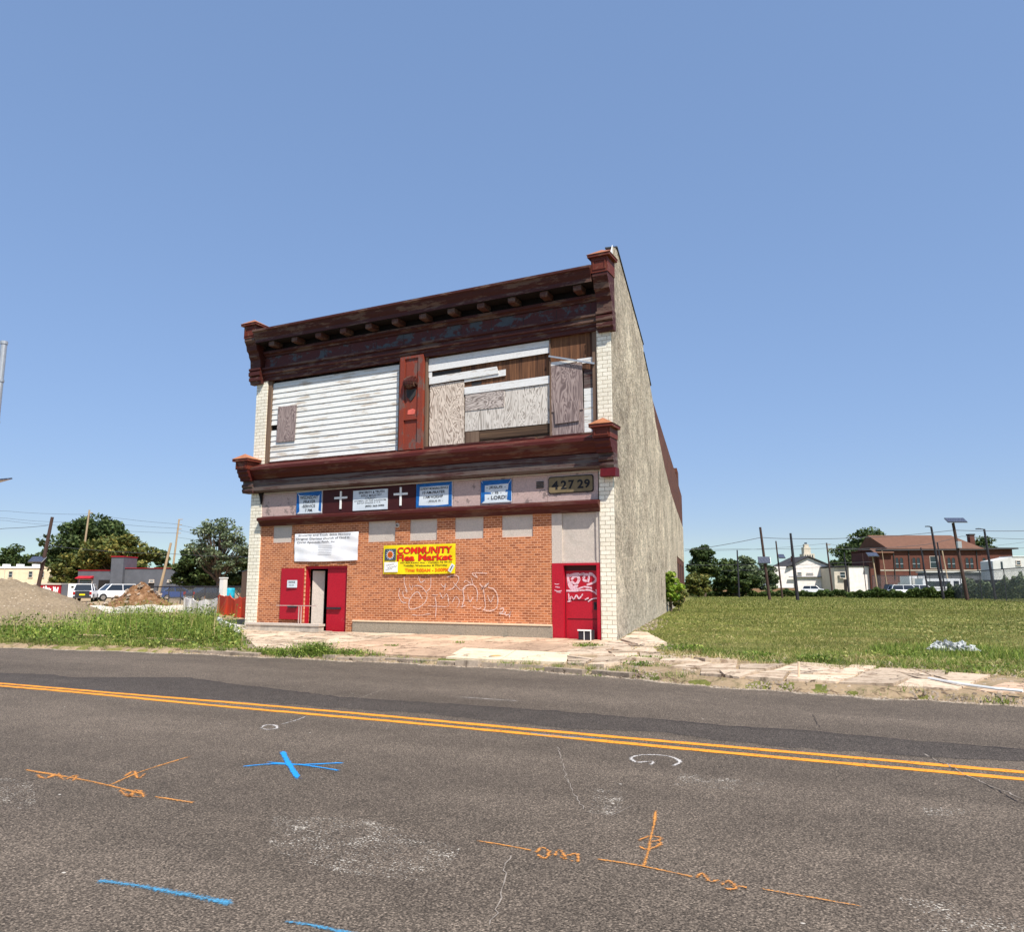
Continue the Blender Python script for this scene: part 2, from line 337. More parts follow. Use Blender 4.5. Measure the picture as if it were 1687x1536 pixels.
M['graf'] = spray('pale_graffiti', srgb(238,210,198), .36, .58, 30, soft=.3)
M['graf2'] = spray('white_graffiti', srgb(236,196,206), .36, .46, 30)
M['crack'] = plain('road_crack', srgb(138,128,118), .9, .3, 20)
M['crackdark'] = plain('road_crack_dark', srgb(52,46,44), .9, .3, 20)

# ground
t = NT('lawn_soil', .95, .1)
big = t.noise(.16, 5, .6, t.mapping((.35,1,1))); st = t.noise(1.3, 5, .65, t.mapping((.12,1.3,1))); fine = t.noise(14, 4, .75); f40 = t.noise(45, 3, .7)
c = t.mix(t.ramp(st, [(.35,0.),(.65,1.)]), srgb(84,94,44), srgb(128,124,68)); c = t.mix(t.ramp(big, [(.42,0.),(.7,.55)]), c, srgb(160,146,92))
c = t.mix(.75, c, t.ramp(fine, [(.3,.55),(.7,1.3)]), 'MULTIPLY'); c = t.mix(.6, c, t.ramp(f40, [(.3,.6),(.7,1.3)]), 'MULTIPLY'); t.color(c); t.bump(fine, .8, .05)
M['soil'] = t.m
t = NT('dirt_lot', .95, .1); f = t.noise(.5, 7, .7); g = t.noise(12, 5, .75)
c = t.mix(f, srgb(150,126,98), srgb(188,166,136)); c = t.mix(.8, c, t.ramp(g, [(.3,.6),(.7,1.3)]), 'MULTIPLY'); t.color(c); t.bump(g, .8, .05); M['dirt'] = t.m
t = NT('mound_gravel', .95, .1); f = t.noise(.9, 6, .7); g = t.noise(9, 6, .8)
v = t.n('ShaderNodeTexVoronoi'); t.l(t.co, v.inputs['Vector']); v.inputs['Scale'].default_value = 7
c = t.mix(f, srgb(128,112,90), srgb(172,154,130)); c = t.mix(.9, c, t.ramp(g, [(.3,.5),(.7,1.35)]), 'MULTIPLY')
c = t.mix(t.math('MULTIPLY', t.ramp(v.outputs['Distance'], [(.15,1.),(.3,0.)]), t.ramp(v.outputs['Color'], [(.6,0.),(.65,.8)])), c, srgb(210,196,176)); t.color(c); t.bump(g, 1, .08); M['mound'] = t.m
t = NT('red_brown_earth', .95, .1); g = t.noise(3, 7, .8); t.color(t.ramp(g, [(.3, srgb(70,50,36)), (.5, srgb(128,94,66)), (.72, srgb(188,156,126))])); t.bump(g, 1, .1); M['earth'] = t.m
def paving(name, c1, c2, c3):
    t = NT(name, .9, .15); f = t.noise(.8, 6, .65); g = t.noise(16, 5, .7); h = t.noise(3.5, 7, .75)
    gg = t.n('ShaderNodeNewGeometry'); r = gg.outputs['Random Per Island']
    c = t.mix(f, c1, c2); c = t.mix(t.ramp(h, [(.5,0.),(.62,.7)]), c, c3); c = t.mix(1, c, t.ramp(r, [(0,.70),(.5,.95),(1,1.10)]), 'MULTIPLY')
    vn = t.n('ShaderNodeTexVoronoi', feature='DISTANCE_TO_EDGE'); wn = t.n('ShaderNodeTexNoise'); t.l(t.co, wn.inputs['Vector']); wn.inputs['Scale'].default_value = 2.2; wn.inputs['Detail'].default_value = 5
    ad = t.n('ShaderNodeVectorMath', operation='ADD'); t.l(t.co, ad.inputs[0]); t.l(wn.outputs['Color'], ad.inputs[1]); t.l(ad.outputs[0], vn.inputs['Vector']); vn.inputs['Scale'].default_value = .75
    ck = t.math('MULTIPLY', t.ramp(vn.outputs['Distance'], [(.006, 1.), (.02, 0.)]), t.ramp(f, [(.45, 0.), (.55, .85)])); c = t.mix(ck, c, srgb(82,66,52))
    c = t.mix(.6, c, t.ramp(g, [(.3,.68),(.7,1.2)]), 'MULTIPLY'); t.color(c); t.bump(g, .5, .01); return t.m
M['pave'] = paving('warm_paving', srgb(216,184,154), srgb(192,162,138), srgb(150,124,104))
M['pavepink'] = paving('pinkish_rubble_paving', srgb(222,198,170), srgb(190,172,152), srgb(138,112,90))
M['palepave'] = paving('pale_new_concrete', srgb(232,214,184), srgb(222,202,172), srgb(206,184,154))
M['vdirt'] = paving('sandy_verge', srgb(170,148,120), srgb(138,118,92), srgb(104,98,66))
M['gravel'] = paving('gutter_gravel', srgb(190,172,152), srgb(150,134,118), srgb(110,98,86))

# ------------------------------------------------------------------ strokes, text
def smooth(pts, k=6):
    out = []; P = [np.array(p, float) for p in pts]
    if len(P) < 3: return [tuple(P[0]+(P[1]-P[0])*t/k) for t in range(k+1)]
    Q = [2*P[0]-P[1]]+P+[2*P[-1]-P[-2]]
    for i in range(1, len(Q)-2):
        for j in range(k):
            t = j/k; a, b, c, d = Q[i-1:i+3]
            out.append(tuple(.5*((2*b)+(c-a)*t+(2*a-5*b+4*c-d)*t*t+(3*b-a-3*c+d)*t**3)))
    return out+[tuple(P[-1])]
def stroke(mb, pts, wd, to3, jit=.0, lift=0.):
    n = len(pts); L = []; Rr = []; Cn = []
    for i, p in enumerate(pts):
        a = np.array(pts[max(i-1,0)]); b = np.array(pts[min(i+1,n-1)]); t = b-a; l = np.hypot(*t) or 1; nrm = np.array([-t[1], t[0]])/l
        w2 = wd/2*(1+random.uniform(-jit, jit)); L.append(to3(*(np.array(p)+nrm*w2))); Rr.append(to3(*(np.array(p)-nrm*w2))); Cn.append(to3(*p))
    if not hasattr(mb, 'e'): mb.e = [1.]*len(mb.v)
    mb.e += [1.]*(len(mb.v)-len(mb.e)); ce = [0.]+[1.]*(n-2)+[0.]
    mb.add(L+Cn+Rr, [(i, i+1, n+i+1, n+i) for i in range(n-1)]+[(n+i, n+i+1, 2*n+i+1, 2*n+i) for i in range(n-1)]); mb.e += [0.]*n+ce+[0.]*n
_tc = {}
def glyphs(s, bold):
    if (s, bold) in _tc: return _tc[(s, bold)]
    cu = bpy.data.curves.new('text', 'FONT'); cu.body = s; cu.size = 1; cu.offset = bold; cu.resolution_u = 3; cu.extrude = 0
    o = bpy.data.objects.new('text', cu); COL.objects.link(o); bpy.context.view_layer.update()
    me = bpy.data.meshes.new_from_object(o.evaluated_get(bpy.context.evaluated_depsgraph_get()))
    vs = np.array([v.co[:] for v in me.vertices]); fs = [tuple(p.vertices) for p in me.polygons]
    bpy.data.objects.remove(o); bpy.data.curves.remove(cu); bpy.data.meshes.remove(me)
    _tc[(s, bold)] = (vs, fs); return vs, fs
def text(mb, s, x0, x1, z0, z1, y, bold=0., fn=None, shear=0., wob=0.):
    vs, fs = glyphs(s, bold); a = vs.min(0); b = vs.max(0)
    u = (vs[:,0]-a[0])/(b[0]-a[0]); v = (vs[:,1]-a[1])/(b[1]-a[1])
    X = x0+u*(x1-x0)+shear*v; Z = z0+v*(z1-z0)+wob*np.sin(u*9)
    Y = np.full_like(X, y) if fn is None else np.array([y-fn(p, q) for p, q in zip(X, Z)])
    mb.add(list(zip(X, Y, Z)), fs)
ground3 = lambda z: (lambda x, y: (x, y, z))

# ================================================================== GROUND, ROAD, SIDEWALK
BORDER = [(-420,13.0),(-60,13.1),(-26,13.4),(-22.4,13.5),(-19,14.0),(-16,14.35),(-12,14.55),(-9,14.68),(-6.6,14.6),(-4.6,14.1),(-2.7,13.55),(-.6,13.4),(1.4,13.3),(8,13.3),(60,13.2),(420,13.2)]
def border(x):
    for (a, b), (c, d) in zip(BORDER, BORDER[1:]):
        if x <= c: return b+(d-b)*(x-a)/(c-a)
    return BORDER[-1][1]
def wob(x): return .07*math.sin(x*2.3)+.05*math.sin(x*5.7+1)+.03*math.sin(x*13)
m = MB(); m.add([(-420,-60,0),(420,-60,0),(420,16.5,0),(-420,16.5,0)], [(0,1,2,3)])
road = part('road', m, M['asphalt'], fix=False); road['kind'] = 'structure'
# terrain sheet
xs = [-1500,-800,-420,-200,-120,-80,-60,-45]+[x*.5 for x in range(-80,40)]+[20,26,34,45,60,90,150,300,700,1500]
offs = [0,.12,.3,.6,1.2,2.5,4.5,7,12,20,30,45,70,110,180,400,900,2500]
m = MB(); nx = len(xs)
for j, o in enumerate(offs):
    for x in xs:
        by = border(max(-420,min(420,x)))+(wob(x) if abs(x) < 60 else 0)
        z = [-.02,.05,.10,.11,.12,.14,.16,.18,.2][min(j,8)]
        if 1 < j < 9 and abs(x) < 60: z += .015*math.sin(x*1.7+j*2)
        m.v.append((x, by+o, z))
for j in range(len(offs)-1):
    for i in range(nx-1): m.f.append((j*nx+i, j*nx+i+1, (j+1)*nx+i+1, (j+1)*nx+i)); m.m.append(0)
o = part('ground', m, M['soil'], fix=False); o['kind'] = 'structure'
def gz(x, y):
    d = y-border(max(-420,min(420,x))); zz = [-.02,.05,.10,.11,.12,.14,.16,.18,.2]; oo = offs[:9]
    return float(np.interp(d, oo, zz))
# dirt lot behind the weeds
m = MB(); m.add([(x, y, .212) for x, y in [(-22.5,21.8),(-27,18.6),(-34,18.2),(-60,24),(-160,60),(-220,160),(-60,160),(-34,60),(-24,36)]], [tuple(range(7,-1,-1))])
o = part('dirt_lot', m, M['dirt'], fix=False); o['kind'] = 'structure'
if o.data.polygons[0].normal.z < 0: o.data.flip_normals()
# newer asphalt strip beside the centre line
top = [G(*p) for p in [(-60,1104),(0,1110),(90,1113),(115,1118),(190,1117),(300,1117),(340,1122),(380,1128),(470,1138),(560,1150),(700,1158),(900,1172),(1080,1186),(1230,1200),(1320,1204),(1430,1215),(1560,1226),(1687,1237),(1800,1246)]]
bot = [G(*p) for p in [(-60,1130),(0,1135),(120,1140),(300,1150),(430,1158),(560,1168),(700,1176),(830,1190),(960,1203),(1080,1206),(1180,1220),(1300,1232),(1420,1240),(1560,1250),(1687,1255),(1800,1262)]]
top = [(-60,9.9)]+top+[(6,9.7),(60,9.7)]; bot = [(-60,8.75)]+bot+[(6,9.05),(60,9.05)]
def dens(pl, st=.18, j=.035):
    out = []
    for a, b in zip(pl, pl[1:]):
        n = max(1, int(min(60, (b[0]-a[0])/st)))
        out += [(a[0]+(b[0]-a[0])*i/n, a[1]+(b[1]-a[1])*i/n+random.uniform(-j, j)) for i in range(n)]
    return out+[pl[-1]]
X = np.unique(np.round(np.concatenate([np.linspace(-60,-22,30), np.linspace(-22,8,220), np.linspace(8,60,30)]), 3))
ty = np.interp(X, *zip(*top))+rng.normal(0,.025,len(X)); by_ = np.interp(X, *zip(*bot))+rng.normal(0,.03,len(X)); by_ = np.minimum(by_, ty-.03)
m = MB(); n = len(X); m.add([(x,y,.002) for x,y in zip(X,by_)]+[(x,y,.002) for x,y in zip(X,ty)], [(i,i+1,n+i+1,n+i) for i in range(n-1)])
part('asphalt_patch', m, M['asphalt2'], road, fix=False)
m = MB(); stroke(m, [(x,y+.012) for x,y in zip(X,ty)][60:], .035, ground3(.0035), .6); part('patch_seam', m, M['crackdark'], road, fix=False)
# centre lines
def yl(y0, ys): 
    m = MB(); xs_ = np.concatenate([np.linspace(-90,-24,20), np.linspace(-23,8,180), np.linspace(9,80,20)])
    stroke(m, [(x, y0+ys(x)+random.uniform(-.006,.006)) for x in xs_], .122, ground3(.004), .14)
    part('lane_line', m, M['yline'], road, fix=False)
yl(8.33, lambda x: .02*math.sin(x*.9)+max(0, (-9.6-x))*.0-.012*max(0,-12-x))
yl(8.62, lambda x: .02*math.sin(x*.8+1)-.05*max(0,min(1,(-9.2-x)/2.5))-.035*max(0,-12-x))
# sprayed survey marks
def mark(name, mat, strokes, z=.005):
    m = MB(); m2 = MB()
    for wd, pl in strokes:
        small = mat is M['orange_spray'] and len(pl) >= 3 and max(p[0] for p in pl)-min(p[0] for p in pl) < 66 and max(p[1] for p in pl)-min(p[1] for p in pl) < 20
        stroke(m2 if small else m, smooth([G(*p) for p in pl]), wd*(1.5 if small else .95), ground3(z), .25); z += .0003
    o = part('spray_mark', m, mat, road, fix=False, label=name)
    if m2.v: part('spray_letters', m2, M['orange_smudge'], road, fix=False)
mark('orange sprayed line with letters and a branch, left of the blue star', M['orange_spray'], [
 (0.069,[(38,1269),(90,1278),(160,1291),(240,1311)]),(0.046,[(60,1277),(75,1284),(95,1276),(105,1286),(125,1279),(120,1289)]),(0.050,[(175,1298),(235,1272),(318,1246)]),(0.036,[(205,1281),(220,1272),(228,1284),(240,1275)]),
 (0.065,[(252,1314),(285,1319),(322,1325)]),(0.046,[(196,1302),(212,1314),(225,1303),(236,1315),(205,1312)])])
mark('orange sprayed line with letters and a tall branch, lower right', M['orange_spray'], [
 (0.042,[(780,1386),(835,1395),(880,1404)]),(0.036,[(882,1408),(892,1399),(905,1405),(898,1416),(884,1409)]),(0.036,[(912,1414),(922,1402),(932,1417),(920,1412)]),(0.036,[(934,1412),(950,1409),(952,1420),(938,1421)]),
 (0.046,[(978,1417),(1040,1426),(1100,1438),(1145,1448)]),(0.042,[(1080,1336),(1078,1358),(1072,1382),(1068,1405),(1060,1432)]),(0.032,[(1050,1388),(1070,1380),(1090,1384),(1072,1390)]),(0.027,[(1052,1396),(1066,1402),(1088,1393),(1084,1386)]),
 (0.036,[(1146,1450),(1158,1442),(1170,1455),(1185,1452)]),(0.042,[(1188,1462),(1200,1454),(1212,1466),(1194,1468)]),(0.036,[(1214,1462),(1232,1466)]),(0.042,[(1250,1467),(1320,1479),(1428,1498)])])
mark('bright blue sprayed star', M['blue_spray'], [(0.047,[(401,1264),(450,1260),(500,1261),(566,1258)]),(0.041,[(438,1257),(500,1262),(560,1271)]),(.062,[(465,1239),(475,1258),(492,1285)])])
mark('long blue sprayed dash near the lower left', M['blue_faded'], [(0.115,[(155,1452),(220,1460),(300,1475),(390,1492)])])
mark('short blue sprayed dash at the bottom edge', M['blue_faded'], [(0.068,[(465,1520),(510,1526),(570,1538),(640,1550)])])
mark('thin blue sprayed streak between the centre lines', M['blue_faded'], [(0.068,[(870,1208),(920,1214),(1000,1218)])])
mark('white sprayed loop with a tick', M['white_spray'], [(0.061,[(1048,1258),(1040,1250),(1060,1245),(1100,1247),(1120,1256),(1108,1264)]),(0.054,[(1048,1258),(1075,1256),(1072,1262)])])
mark('white sprayed oval and slanted line', M['white_spray'], [(0.068,[(430,1202),(437,1196),(452,1196),(456,1201),(440,1203),(428,1200)]),(0.041,[(462,1195),(490,1187),(505,1181)])])
mark('faint white sprayed line before the pale slab', M['white_spray'], [(0.041,[(755,1149),(810,1153),(858,1156)])])
for pl in ([(450,1345),(600,1350),(760,1400),(720,1455),(560,1440),(440,1400)],[(-40,1275),(55,1290),(60,1335),(-40,1330)],[(1480,1480),(1600,1495),(1720,1530),(1720,1570),(1520,1540)],[(1120,1275),(1260,1290),(1250,1305),(1110,1295)],[(1520,1330),(1600,1335),(1605,1345),(1520,1345)],[(980,1300),(1030,1305),(1020,1345),(970,1340)]):
    m = MB(); m.add([(*G(*p), .003) for p in pl], [tuple(range(len(pl)))]); part('worn_marking', m, M['old_white'], road)
def crack(pl, wd, mat, jj=.018):
    P = [G(*p) for p in pl]; out = []
    for a, b in zip(P, P[1:]):
        n = max(2, int(math.hypot(b[0]-a[0], b[1]-a[1])/.06))
        out += [(a[0]+(b[0]-a[0])*i/n+random.uniform(-jj,jj)*.7, a[1]+(b[1]-a[1])*i/n+random.uniform(-jj,jj)) for i in range(n)]
    m = MB(); stroke(m, out, wd, ground3(.0045), .7); part('road_crack', m, mat, road, fix=False)
crack([(920,1232),(925,1255),(930,1275),(942,1305),(965,1338)], 0.0072, M['crack'])
crack([(838,1412),(826,1475),(806,1536)], 0.0060, M['crack'])
crack([(1525,1243),(1580,1272),(1640,1300),(1700,1322)], 0.0120, M['crack'], .035)
crack([(1530,1246),(1582,1275),(1642,1304),(1700,1330)], 0.0072, M['crackdark'], .04)
crack([(1338,1178),(1350,1200)], 0.0072, M['crackdark'])
crack([(965,1340),(1010,1345),(1050,1325)], 0.0060, M['crack'])
crack([(590,1152),(640,1134)], 0.0072, M['crack'])

M['dust'] = spray('pale_road_dust', srgb(180,166,148), .42, .60, 16, soft=.3)
m = MB(); xs_ = np.arange(-40, 14, .12); stroke(m, [(x, border(x)+wob(x)-.06) for x in xs_], .30, ground3(.0025), .7); part('edge_dust', m, M['dust'], road, fix=False)
# --- paving
def split(poly, size, out):
    A = Vector((0,0)); xs2 = [p[0] for p in poly]; ys2 = [p[1] for p in poly]
    dx, dy = max(xs2)-min(xs2), max(ys2)-min(ys2)
    if max(dx, dy) < size*random.uniform(.8, 1.5): out.append(poly); return
    cx = (max(xs2)+min(xs2))/2+dx*random.uniform(-.15,.15); cy = (max(ys2)+min(ys2))/2+dy*random.uniform(-.15,.15)
    a = random.uniform(-.5,.5)+(math.pi/2 if dx > dy else 0); n = (-math.sin(a), math.cos(a))
    s1, s2 = [], []
    for i, p in enumerate(poly):
        q = poly[(i+1) % len(poly)]; dp = (p[0]-cx)*n[0]+(p[1]-cy)*n[1]; dq = (q[0]-cx)*n[0]+(q[1]-cy)*n[1]
        (s1 if dp >= 0 else s2).append(p)
        if dp*dq < 0:
            t = dp/(dp-dq); k = (p[0]+(q[0]-p[0])*t, p[1]+(q[1]-p[1])*t); s1.append(k); s2.append(k)
    for s_ in (s1, s2):
        if len(s_) > 2: split(s_, size, out)
def slabs(mb, polys, gap, h, tilt, zf=gz):
    for P in polys:
        c = (sum(p[0] for p in P)/len(P), sum(p[1] for p in P)/len(P)); tx, ty2 = random.gauss(0, tilt), random.gauss(0, tilt); hh = h+random.uniform(0, tilt*.4)
        Q = []
        for p in P:
            d = math.hypot(p[0]-c[0], p[1]-c[1]) or 1; k = max(.3, 1-gap/d); Q.append((c[0]+(p[0]-c[0])*k, c[1]+(p[1]-c[1])*k))
        n = len(Q); zt = [zf(*q)+hh+(q[0]-c[0])*tx+(q[1]-c[1])*ty2 for q in Q]
        mb.add([(q[0], q[1], zf(*q)-.05) for q in Q]+[(q[0], q[1], z) for q, z in zip(Q, zt)], [(i,(i+1)%n,(i+1)%n+n,i+n) for i in range(n)]+[tuple(range(n,2*n))])
# flags before the building
main, rub, pale = [], [], []
xsl = [-13.3,-11.6,-10.0,-8.4]
rows = [(15.0,17.0),(17.0,18.9),(18.9,20.84)]
for (a, b) in rows:
    for x0, x1 in [(-13.6,-12.1),(-12.1,-10.6),(-10.6,-9.1),(-9.1,-7.6),(-7.6,-6.2)]:
        if a == 15.0 and -9.9 < x0 < -6.5: continue
        jx = lambda: random.uniform(-.08,.08); P = [(x0+jx(),a),(x1+jx(),a),(x1+jx(),b),(x0+jx(),b)]
        if random.random() < .45: split(P, 1.1, main)
        else: main.append(P)
pale = [[(-9.75,15.62),(-9.03,14.95),(-7.75,14.95),(-8.2,16.55),(-8.9,16.9)],[(-7.72,14.95),(-6.3,14.9),(-6.95,16.5),(-8.15,16.55)]]
pale = [[(-9.05,14.92),(-7.7,14.90),(-8.28,16.8),(-9.75,16.9)],[(-7.69,14.90),(-6.2,14.86),(-6.86,16.7),(-8.27,16.8)]]
m = MB(); slabs(m, main, .018, .045, .006); o = part('sidewalk', m, M['pave']); o['kind'] = 'structure'
m = MB(); slabs(m, pale, .008, .06, .001); part('pale_slab', m, M['palepave'], o)
split([(-14.6,15.0),(-13.62,15.0),(-13.62,20.8),(-20.9,20.8),(-20.7,20.3)], 1.0, rub)
m = MB(); slabs(m, rub, .025, .04, .02); part('broken_paving', m, M['pavepink'], o)
rb = []; split([(-6.15,14.75),(-4.6,14.35),(-2.6,13.8),(-2.0,16.6),(-4.8,16.9),(-5.6,19.0),(-7.15,20.6),(-7.1,17.0)], .95, rb)
rb2 = []; split([(-2.55,13.85),(.6,13.7),(1.2,15.7),(-.3,16.3),(-1.95,16.55)], 1.0, rb2)
m = MB(); rb = [p for p in rb if random.random() > .12]; slabs(m, rb, .05, .06, .04); slabs(m, rb2, .04, .05, .025); part('broken_paving', m, M['pavepink'], o)
m = MB(); rb3 = []; split([(.8,13.75),(14,13.7),(14,14.9),(1.3,15.0)], 1.5, rb3); slabs(m, rb3, .04, .03, .01); split([(2.2,15.4),(14,15.3),(14,16.0),(2.4,16.2)], 1.4, rb3[:0] or (r4 := [])); slabs(m, r4, .04, .02, .01)
part('broken_paving', m, M['pave'], o)
# tilted slab beside the corner
m = MB(); rb5 = []; split([(-7.0,20.6),(-6.1,19.3),(-5.5,19.9),(-6.3,21.6),(-7.2,23.8),(-7.7,24.0)], 1.6, rb5); slabs(m, rb5, .02, .09, .03); part('broken_paving', m, M['pavepink'], o)
# eroded kerb
m = MB()
x = -16.5
while x < -4.6:
    L = random.uniform(.35,1.5); y = border(x+L/2)+wob(x+L/2)
    if not (-14.8 < x < -13.2) :
        a = math.atan2(border(x+L)-border(x), L)+random.gauss(0,.03)
        m.obox((x+L/2, y+.09, .03+random.uniform(-.03,.02)), (L*.97, .16, .16), (random.gauss(0,.06), random.gauss(0,.01), a))
    x += L+random.uniform(0,.12)
o = part('curb', m, M['gravel']); o['kind'] = 'structure'
m = MB(); xs_ = np.arange(-7.2, 16, .16); lo_, hi_ = [], []
for x in xs_:
    a = border(x)+wob(x)+.0; b = min(20.3, a+3.0+.35*math.sin(x*1.3)+.2*math.sin(x*4.1)+max(0,(-4.8-x))*1.9) if x < 1.2 else a+2.6+.3*math.sin(x*2.1)
    for k, o_ in enumerate((0,.12,.3,.6,1.2,1.8,2.4,9)): y = min(b, a+o_); m.v.append((x, y, (float(np.interp(o_,[0,.12,.3,.6,1.2,2.5,4.5],[-.012,.05,.10,.11,.12,.14,.16])) if k < 7 else gz(x,y))+(.022 if k > 1 else .008)))
for i in range(len(xs_)-1):
    for k in range(7): q = i*8+k; m.f.append((q, q+8, q+9, q+1)); m.m.append(0)
o = part('verge_dirt', m, M['vdirt'], fix=False); o['kind'] = 'structure'
m = MB(); xs_ = np.arange(-60, -7.1, .16)
for x in xs_:
    a = border(x)+wob(x); wd_ = .42+.16*math.sin(x*2.7)+.1*math.sin(x*6.1); m.v += [(x, a, -.004), (x, a+.12, .065), (x, a+wd_, .122)]
for i in range(len(xs_)-1):
    for k in range(2): q = i*3+k; m.f.append((q, q+3, q+4, q+1)); m.m.append(0)
part('verge_dirt', m, M['vdirt'], o, fix=False)
# rubble & gutter grit (uncountable)
m = MB()
def stone(x, y, s, z=None):
    z = gz(x,y) if z is None else z; r3 = lambda: random.uniform(.6,1.2)*s
    vs = [(x-r3(),y-r3()*.8,z-.01),(x+r3(),y-r3()*.8,z-.01),(x+r3(),y+r3()*.8,z-.01),(x-r3(),y+r3()*.8,z-.01),(x-r3()*.6,y-r3()*.5,z+r3()),(x+r3()*.6,y-r3()*.5,z+r3()*.8),(x+r3()*.6,y+r3()*.5,z+r3()),(x-r3()*.6,y+r3()*.5,z+r3()*.7)]
    m.add(vs, [(0,3,2,1),(4,5,6,7),(0,1,5,4),(1,2,6,5),(2,3,7,6),(3,0,4,7)])
for i in range(5200):
    x = random.uniform(-17,6); y = border(x)+wob(x)+abs(random.gauss(0,.3))-.12; stone(x, y, random.uniform(.006,.024), max(0, gz(x,y)))
for i in range(1300):
    y = random.uniform(15.2,20.5); x = random.uniform(-21.0+(20.4-y)*1.13,-13.8); stone(x, y, random.uniform(.01,.045))
for i in range(1100):
    x = random.uniform(-7,2); y = random.uniform(border(x)+.2, 17.6 if x > -5 else 20.5); stone(x, y, random.uniform(.012,.05))
for i in range(160):
    a = random.uniform(0,1); p = WP(a*14, .05+abs(random.gauss(0,.3))); stone(p[0], p[1], random.uniform(.02,.07))
o = part('gutter_grit', m, M['gravel'], fix=False); o['kind'] = 'stuff'; tag(o, 'loose grit and crumbled concrete along the road edge', 'rubble')

# ================================================================== THE BUILDING
B = thing('brick_building', 'two storey boarded-up shop building with maroon cornices and orange brick front', 'building', (-14.05, D, .15))
def holes_wall(mb, x0, x1, z0, z1, holes, y0, y1):
    X = sorted({x0, x1, *[h[0] for h in holes], *[h[1] for h in holes]}); Z = sorted({z0, z1, *[h[2] for h in holes], *[h[3] for h in holes]})
    X = [v for v in X if x0 <= v <= x1]; Z = [v for v in Z if z0 <= v <= z1]
    solid = lambda i, j: 0 <= i < len(X)-1 and 0 <= j < len(Z)-1 and not any(h[0] < (X[i]+X[i+1])/2 < h[1] and h[2] < (Z[j]+Z[j+1])/2 < h[3] for h in holes)
    for i in range(len(X)-1):
        for j in range(len(Z)-1):
            if not solid(i, j): continue
            a, b, c, d = X[i], X[i+1], Z[j], Z[j+1]
            mb.add([(a,y0,c),(b,y0,c),(b,y0,d),(a,y0,d)], [(0,1,2,3)]); mb.add([(a,y1,c),(b,y1,c),(b,y1,d),(a,y1,d)], [(3,2,1,0)])
            if not solid(i-1, j): mb.add([(a,y0,c),(a,y1,c),(a,y1,d),(a,y0,d)], [(3,2,1,0)])
            if not solid(i+1, j): mb.add([(b,y0,c),(b,y1,c),(b,y1,d),(b,y0,d)], [(0,1,2,3)])
            if not solid(i, j-1): mb.add([(a,y0,c),(b,y0,c),(b,y1,c),(a,y1,c)], [(3,2,1,0)])
            if not solid(i, j+1): mb.add([(a,y0,d),(b,y0,d),(b,y1,d),(a,y1,d)], [(0,1,2,3)])
TR = [(-19.83,-18.97,3.19,3.79),(-15.71,-14.63,3.11,3.79),(-14.07,-13.05,3.11,3.79),(-12.40,-11.39,3.12,3.79),(-10.76,-9.73,3.13,3.79)]
m = MB(); holes_wall(m, -20.39, -9.12, .1, 3.79, TR+[(-18.31,-16.51,.1,2.36)], D, D+.3); part('front_wall', m, M['brick'], B, fix=False)
for h in TR:
    m = MB(); m.box(h[0]+.002, h[1]-.002, D+.03, D+.06, h[2], h[3]); part('transom_panel', m, M['concpanel'], B)
    m = MB(); m.box(h[0]-.03, h[1]+.03, D-.02, D-.002, h[2]-.035, h[2]-.001); 
m = MB(); m.box(-20.9, -20.39, D-.05, D+.3, .1, 9.26); part('pier', m, M['glazed'], B)
m = MB(); m.box(-7.62, -7.2, D-.05, D+.02, .1, 9.26); m.box(-7.62,-7.5,D+.021,D+.3,.1,9.26); part('pier', m, M['glazed'], B)
m = MB(); 
for i in range(5): a = -16.19+i*1.418; m.box(a+.004, a+1.414, D-.06, D-.001, .1, .55)
part('stone_base', m, M['granite'], B)
m = MB(); m.box(-16.19, -9.12, D-.08, D-.001, .552, .6); part('stone_ledge', m, M['ledge'], B)
# right entrance
m = MB(); holes_wall(m, -9.118, -7.622, .1, 2.335, [(-8.76,-7.75,.16,2.27)], D-.02, D+.22); part('door_surround', m, M['red'], B, fix=False)
dr = part('door', MB().box(-8.757, -7.753, D+.12, D+.16, .17, 2.12), M['red'], B)
part('door_header', MB().box(-8.757, -7.753, D+.09, D+.16, 2.125, 2.268), M['maroonpanel'], dr)
m = MB()
for z in (.75, 1.28): m.box(-8.70, -7.80, D+.112, D+.119, z, z+.02)
m.box(-8.757,-8.745,D+.105,D+.119,.17,2.1); part('door_seam', m, M['maroonpanel'], dr)
m = MB(); m.box(-7.87,-7.83,D+.06,D+.118,1.1,1.16); m.box(-7.9,-7.80,D+.112,D+.119,1.02,1.24); part('handle', m, M['blackmetal'], dr)
m = MB(); m.box(-9.12, -8.80, D-.005, D+.2, 2.336, 3.78); m.box(-8.799,-7.75,D+.05,D+.2,2.336,3.78); m.box(-7.749,-7.623,D-.005,D+.2,2.336,3.78); m.box(-8.79,-7.76,D+.02,D+.049,2.336,2.40)
part('cement_panel', m, M['concpanel'], B)
# left entrance
m = MB(); m.box(-18.31,-18.24,D+.06,D+.2,.1,2.36); m.box(-16.58,-16.512,D+.06,D+.2,.1,2.36); m.box(-18.239,-16.581,D+.06,D+.2,2.27,2.36); part('door_frame', m, M['red'], B)
dl = part('door', MB().box(-17.40,-16.60,D+.10,D+.15,.14,2.26), M['red'], B, label='closed crimson leaf of the left entrance')
part('push_bar', MB().box(-17.36,-16.80,D+.03,D+.098,.93,.99), M['blackmetal'], dl)
d2 = part('door', MB().obox((-18.80,D-.06,1.43),(1.02,.045,1.72),(0,0,R(-2.5))), M['red'], B, label='crimson leaf folded open against the brick')
part('push_bar', MB().obox((-18.70,D-.13,1.0),(.40,.05,.07),(0,0,R(-2.5))), M['blackmetal'], d2)
m = MB(); m.obox((-17.95,D+.30,1.18),(.42,.035,2.05),(0,0,R(24))); part('inner_door', m, M['concpanel'], B)
